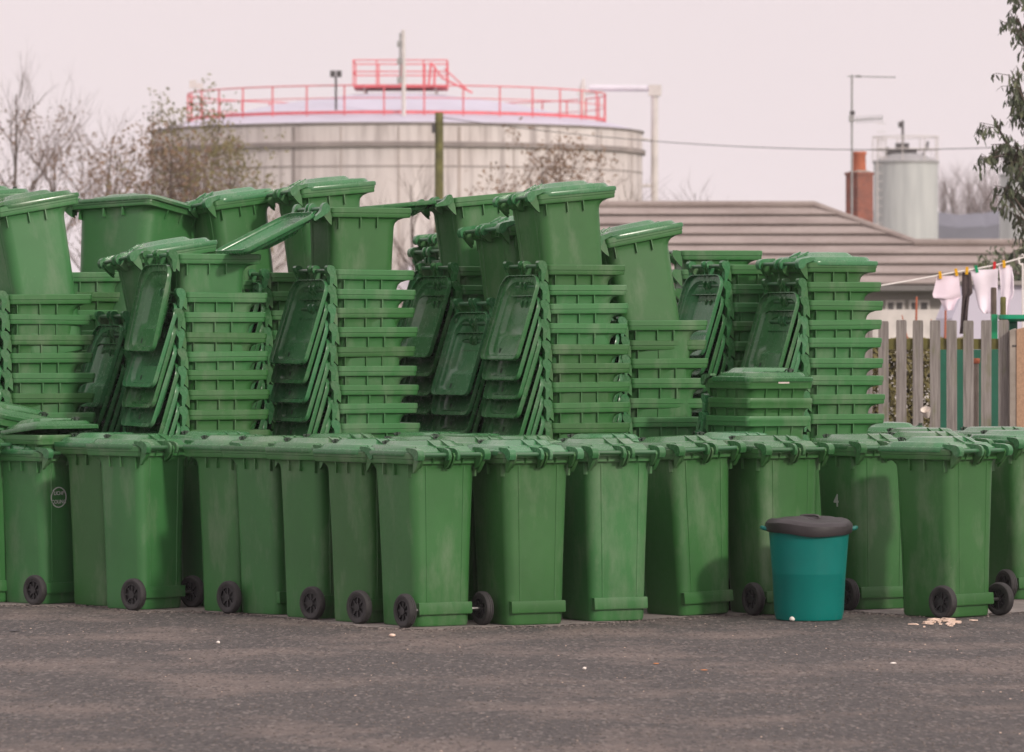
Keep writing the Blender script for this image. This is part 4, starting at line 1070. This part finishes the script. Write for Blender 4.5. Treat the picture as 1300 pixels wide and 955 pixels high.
# ------------------------------------------------------------------ haze
HAZE = True
if HAZE:
    m = MB(); m.box(-120, 120, -12, 480, -1.1, 40); hz = m.build('haze', bpy.data.materials.new('haze_air'), smooth=False)
    hm = hz.data.materials[0]; hm.use_nodes = True; nt = hm.node_tree; nt.nodes.remove(nt.nodes['Principled BSDF'])
    pv = nt.nodes.new('ShaderNodeVolumePrincipled'); pv.inputs['Color'].default_value = (.93, .90, .93, 1); pv.inputs['Density'].default_value = .00033; pv.inputs['Anisotropy'].default_value = .2
    nt.links.new(pv.outputs[0], nt.nodes['Material Output'].inputs['Volume']); tag(hz, 'thin pale haze in the air over the yard', 'haze', kind='stuff')
    sc.cycles.volume_bounces = 0

# ------------------------------------------------------------------ light
EL, AZ = 28.0, 41.0          # sun height, and angle to the right of straight behind the camera
sd = bpy.data.lights.new('sun', 'SUN'); sun = bpy.data.objects.new('sun', sd); col.objects.link(sun)
sd.energy = 2.15; sd.angle = R(4); sd.color = (1.0, .92, .82)
tosun = Vector((math.sin(R(AZ)) * math.cos(R(EL)), -math.cos(R(AZ)) * math.cos(R(EL)), math.sin(R(EL))))
sun.rotation_euler = tosun.to_track_quat('Z', 'Y').to_euler(); sun.location = (10, -10, 20)
w = bpy.data.worlds.new('World'); sc.world = w; w.use_nodes = True
nt = w.node_tree; bg = nt.nodes['Background']
sky = nt.nodes.new('ShaderNodeTexSky'); sky.sky_type = 'NISHITA'; sky.sun_disc = False
sky.sun_elevation = R(EL); sky.sun_rotation = math.atan2(tosun.x, tosun.y); sky.air_density = 1.5; sky.dust_density = 6; sky.ozone_density = 1
ml = nt.nodes.new('ShaderNodeMix'); ml.data_type = 'RGBA'; ml.inputs[0].default_value = .90
nt.links.new(sky.outputs[0], ml.inputs[6])
# high thin overcast: a pale, slightly pink veil over the clear sky
tc = nt.nodes.new('ShaderNodeTexCoord'); nz = nt.nodes.new('ShaderNodeTexNoise'); nz.inputs['Scale'].default_value = 2.0; nz.inputs['Detail'].default_value = 3
nt.links.new(tc.outputs['Generated'], nz.inputs['Vector'])
rp = nt.nodes.new('ShaderNodeValToRGB'); rp.color_ramp.elements[0].color = (9.5, 8.35, 8.6, 1); rp.color_ramp.elements[1].color = (10.5, 9.2, 9.3, 1)
rp.color_ramp.elements[0].position = .3; rp.color_ramp.elements[1].position = .7
nt.links.new(nz.outputs['Fac'], rp.inputs['Fac'])
# an overcast sky is brighter overhead than at the horizon
sx = nt.nodes.new('ShaderNodeSeparateXYZ'); nt.links.new(tc.outputs['Generated'], sx.inputs[0])
mz_ = nt.nodes.new('ShaderNodeMapRange'); mz_.inputs['From Min'].default_value = .12; mz_.inputs['From Max'].default_value = .9; mz_.inputs['To Min'].default_value = 1.0; mz_.inputs['To Max'].default_value = 1.55
nt.links.new(sx.outputs[2], mz_.inputs['Value'])
vm = nt.nodes.new('ShaderNodeVectorMath'); vm.operation = 'SCALE'; nt.links.new(rp.outputs[0], vm.inputs[0]); nt.links.new(mz_.outputs[0], vm.inputs['Scale'])
nt.links.new(vm.outputs[0], ml.inputs[7])
nt.links.new(ml.outputs[2], bg.inputs['Color']); bg.inputs['Strength'].default_value = .1

sc.view_settings.view_transform = 'Standard'; sc.view_settings.look = 'None'; sc.view_settings.gamma = 1; sc.view_settings.exposure = 0
sc.view_settings.use_curve_mapping = False
sc.cycles.max_bounces = 6
print('bins', len(ALLBINS), 'inner', len(inner_list))
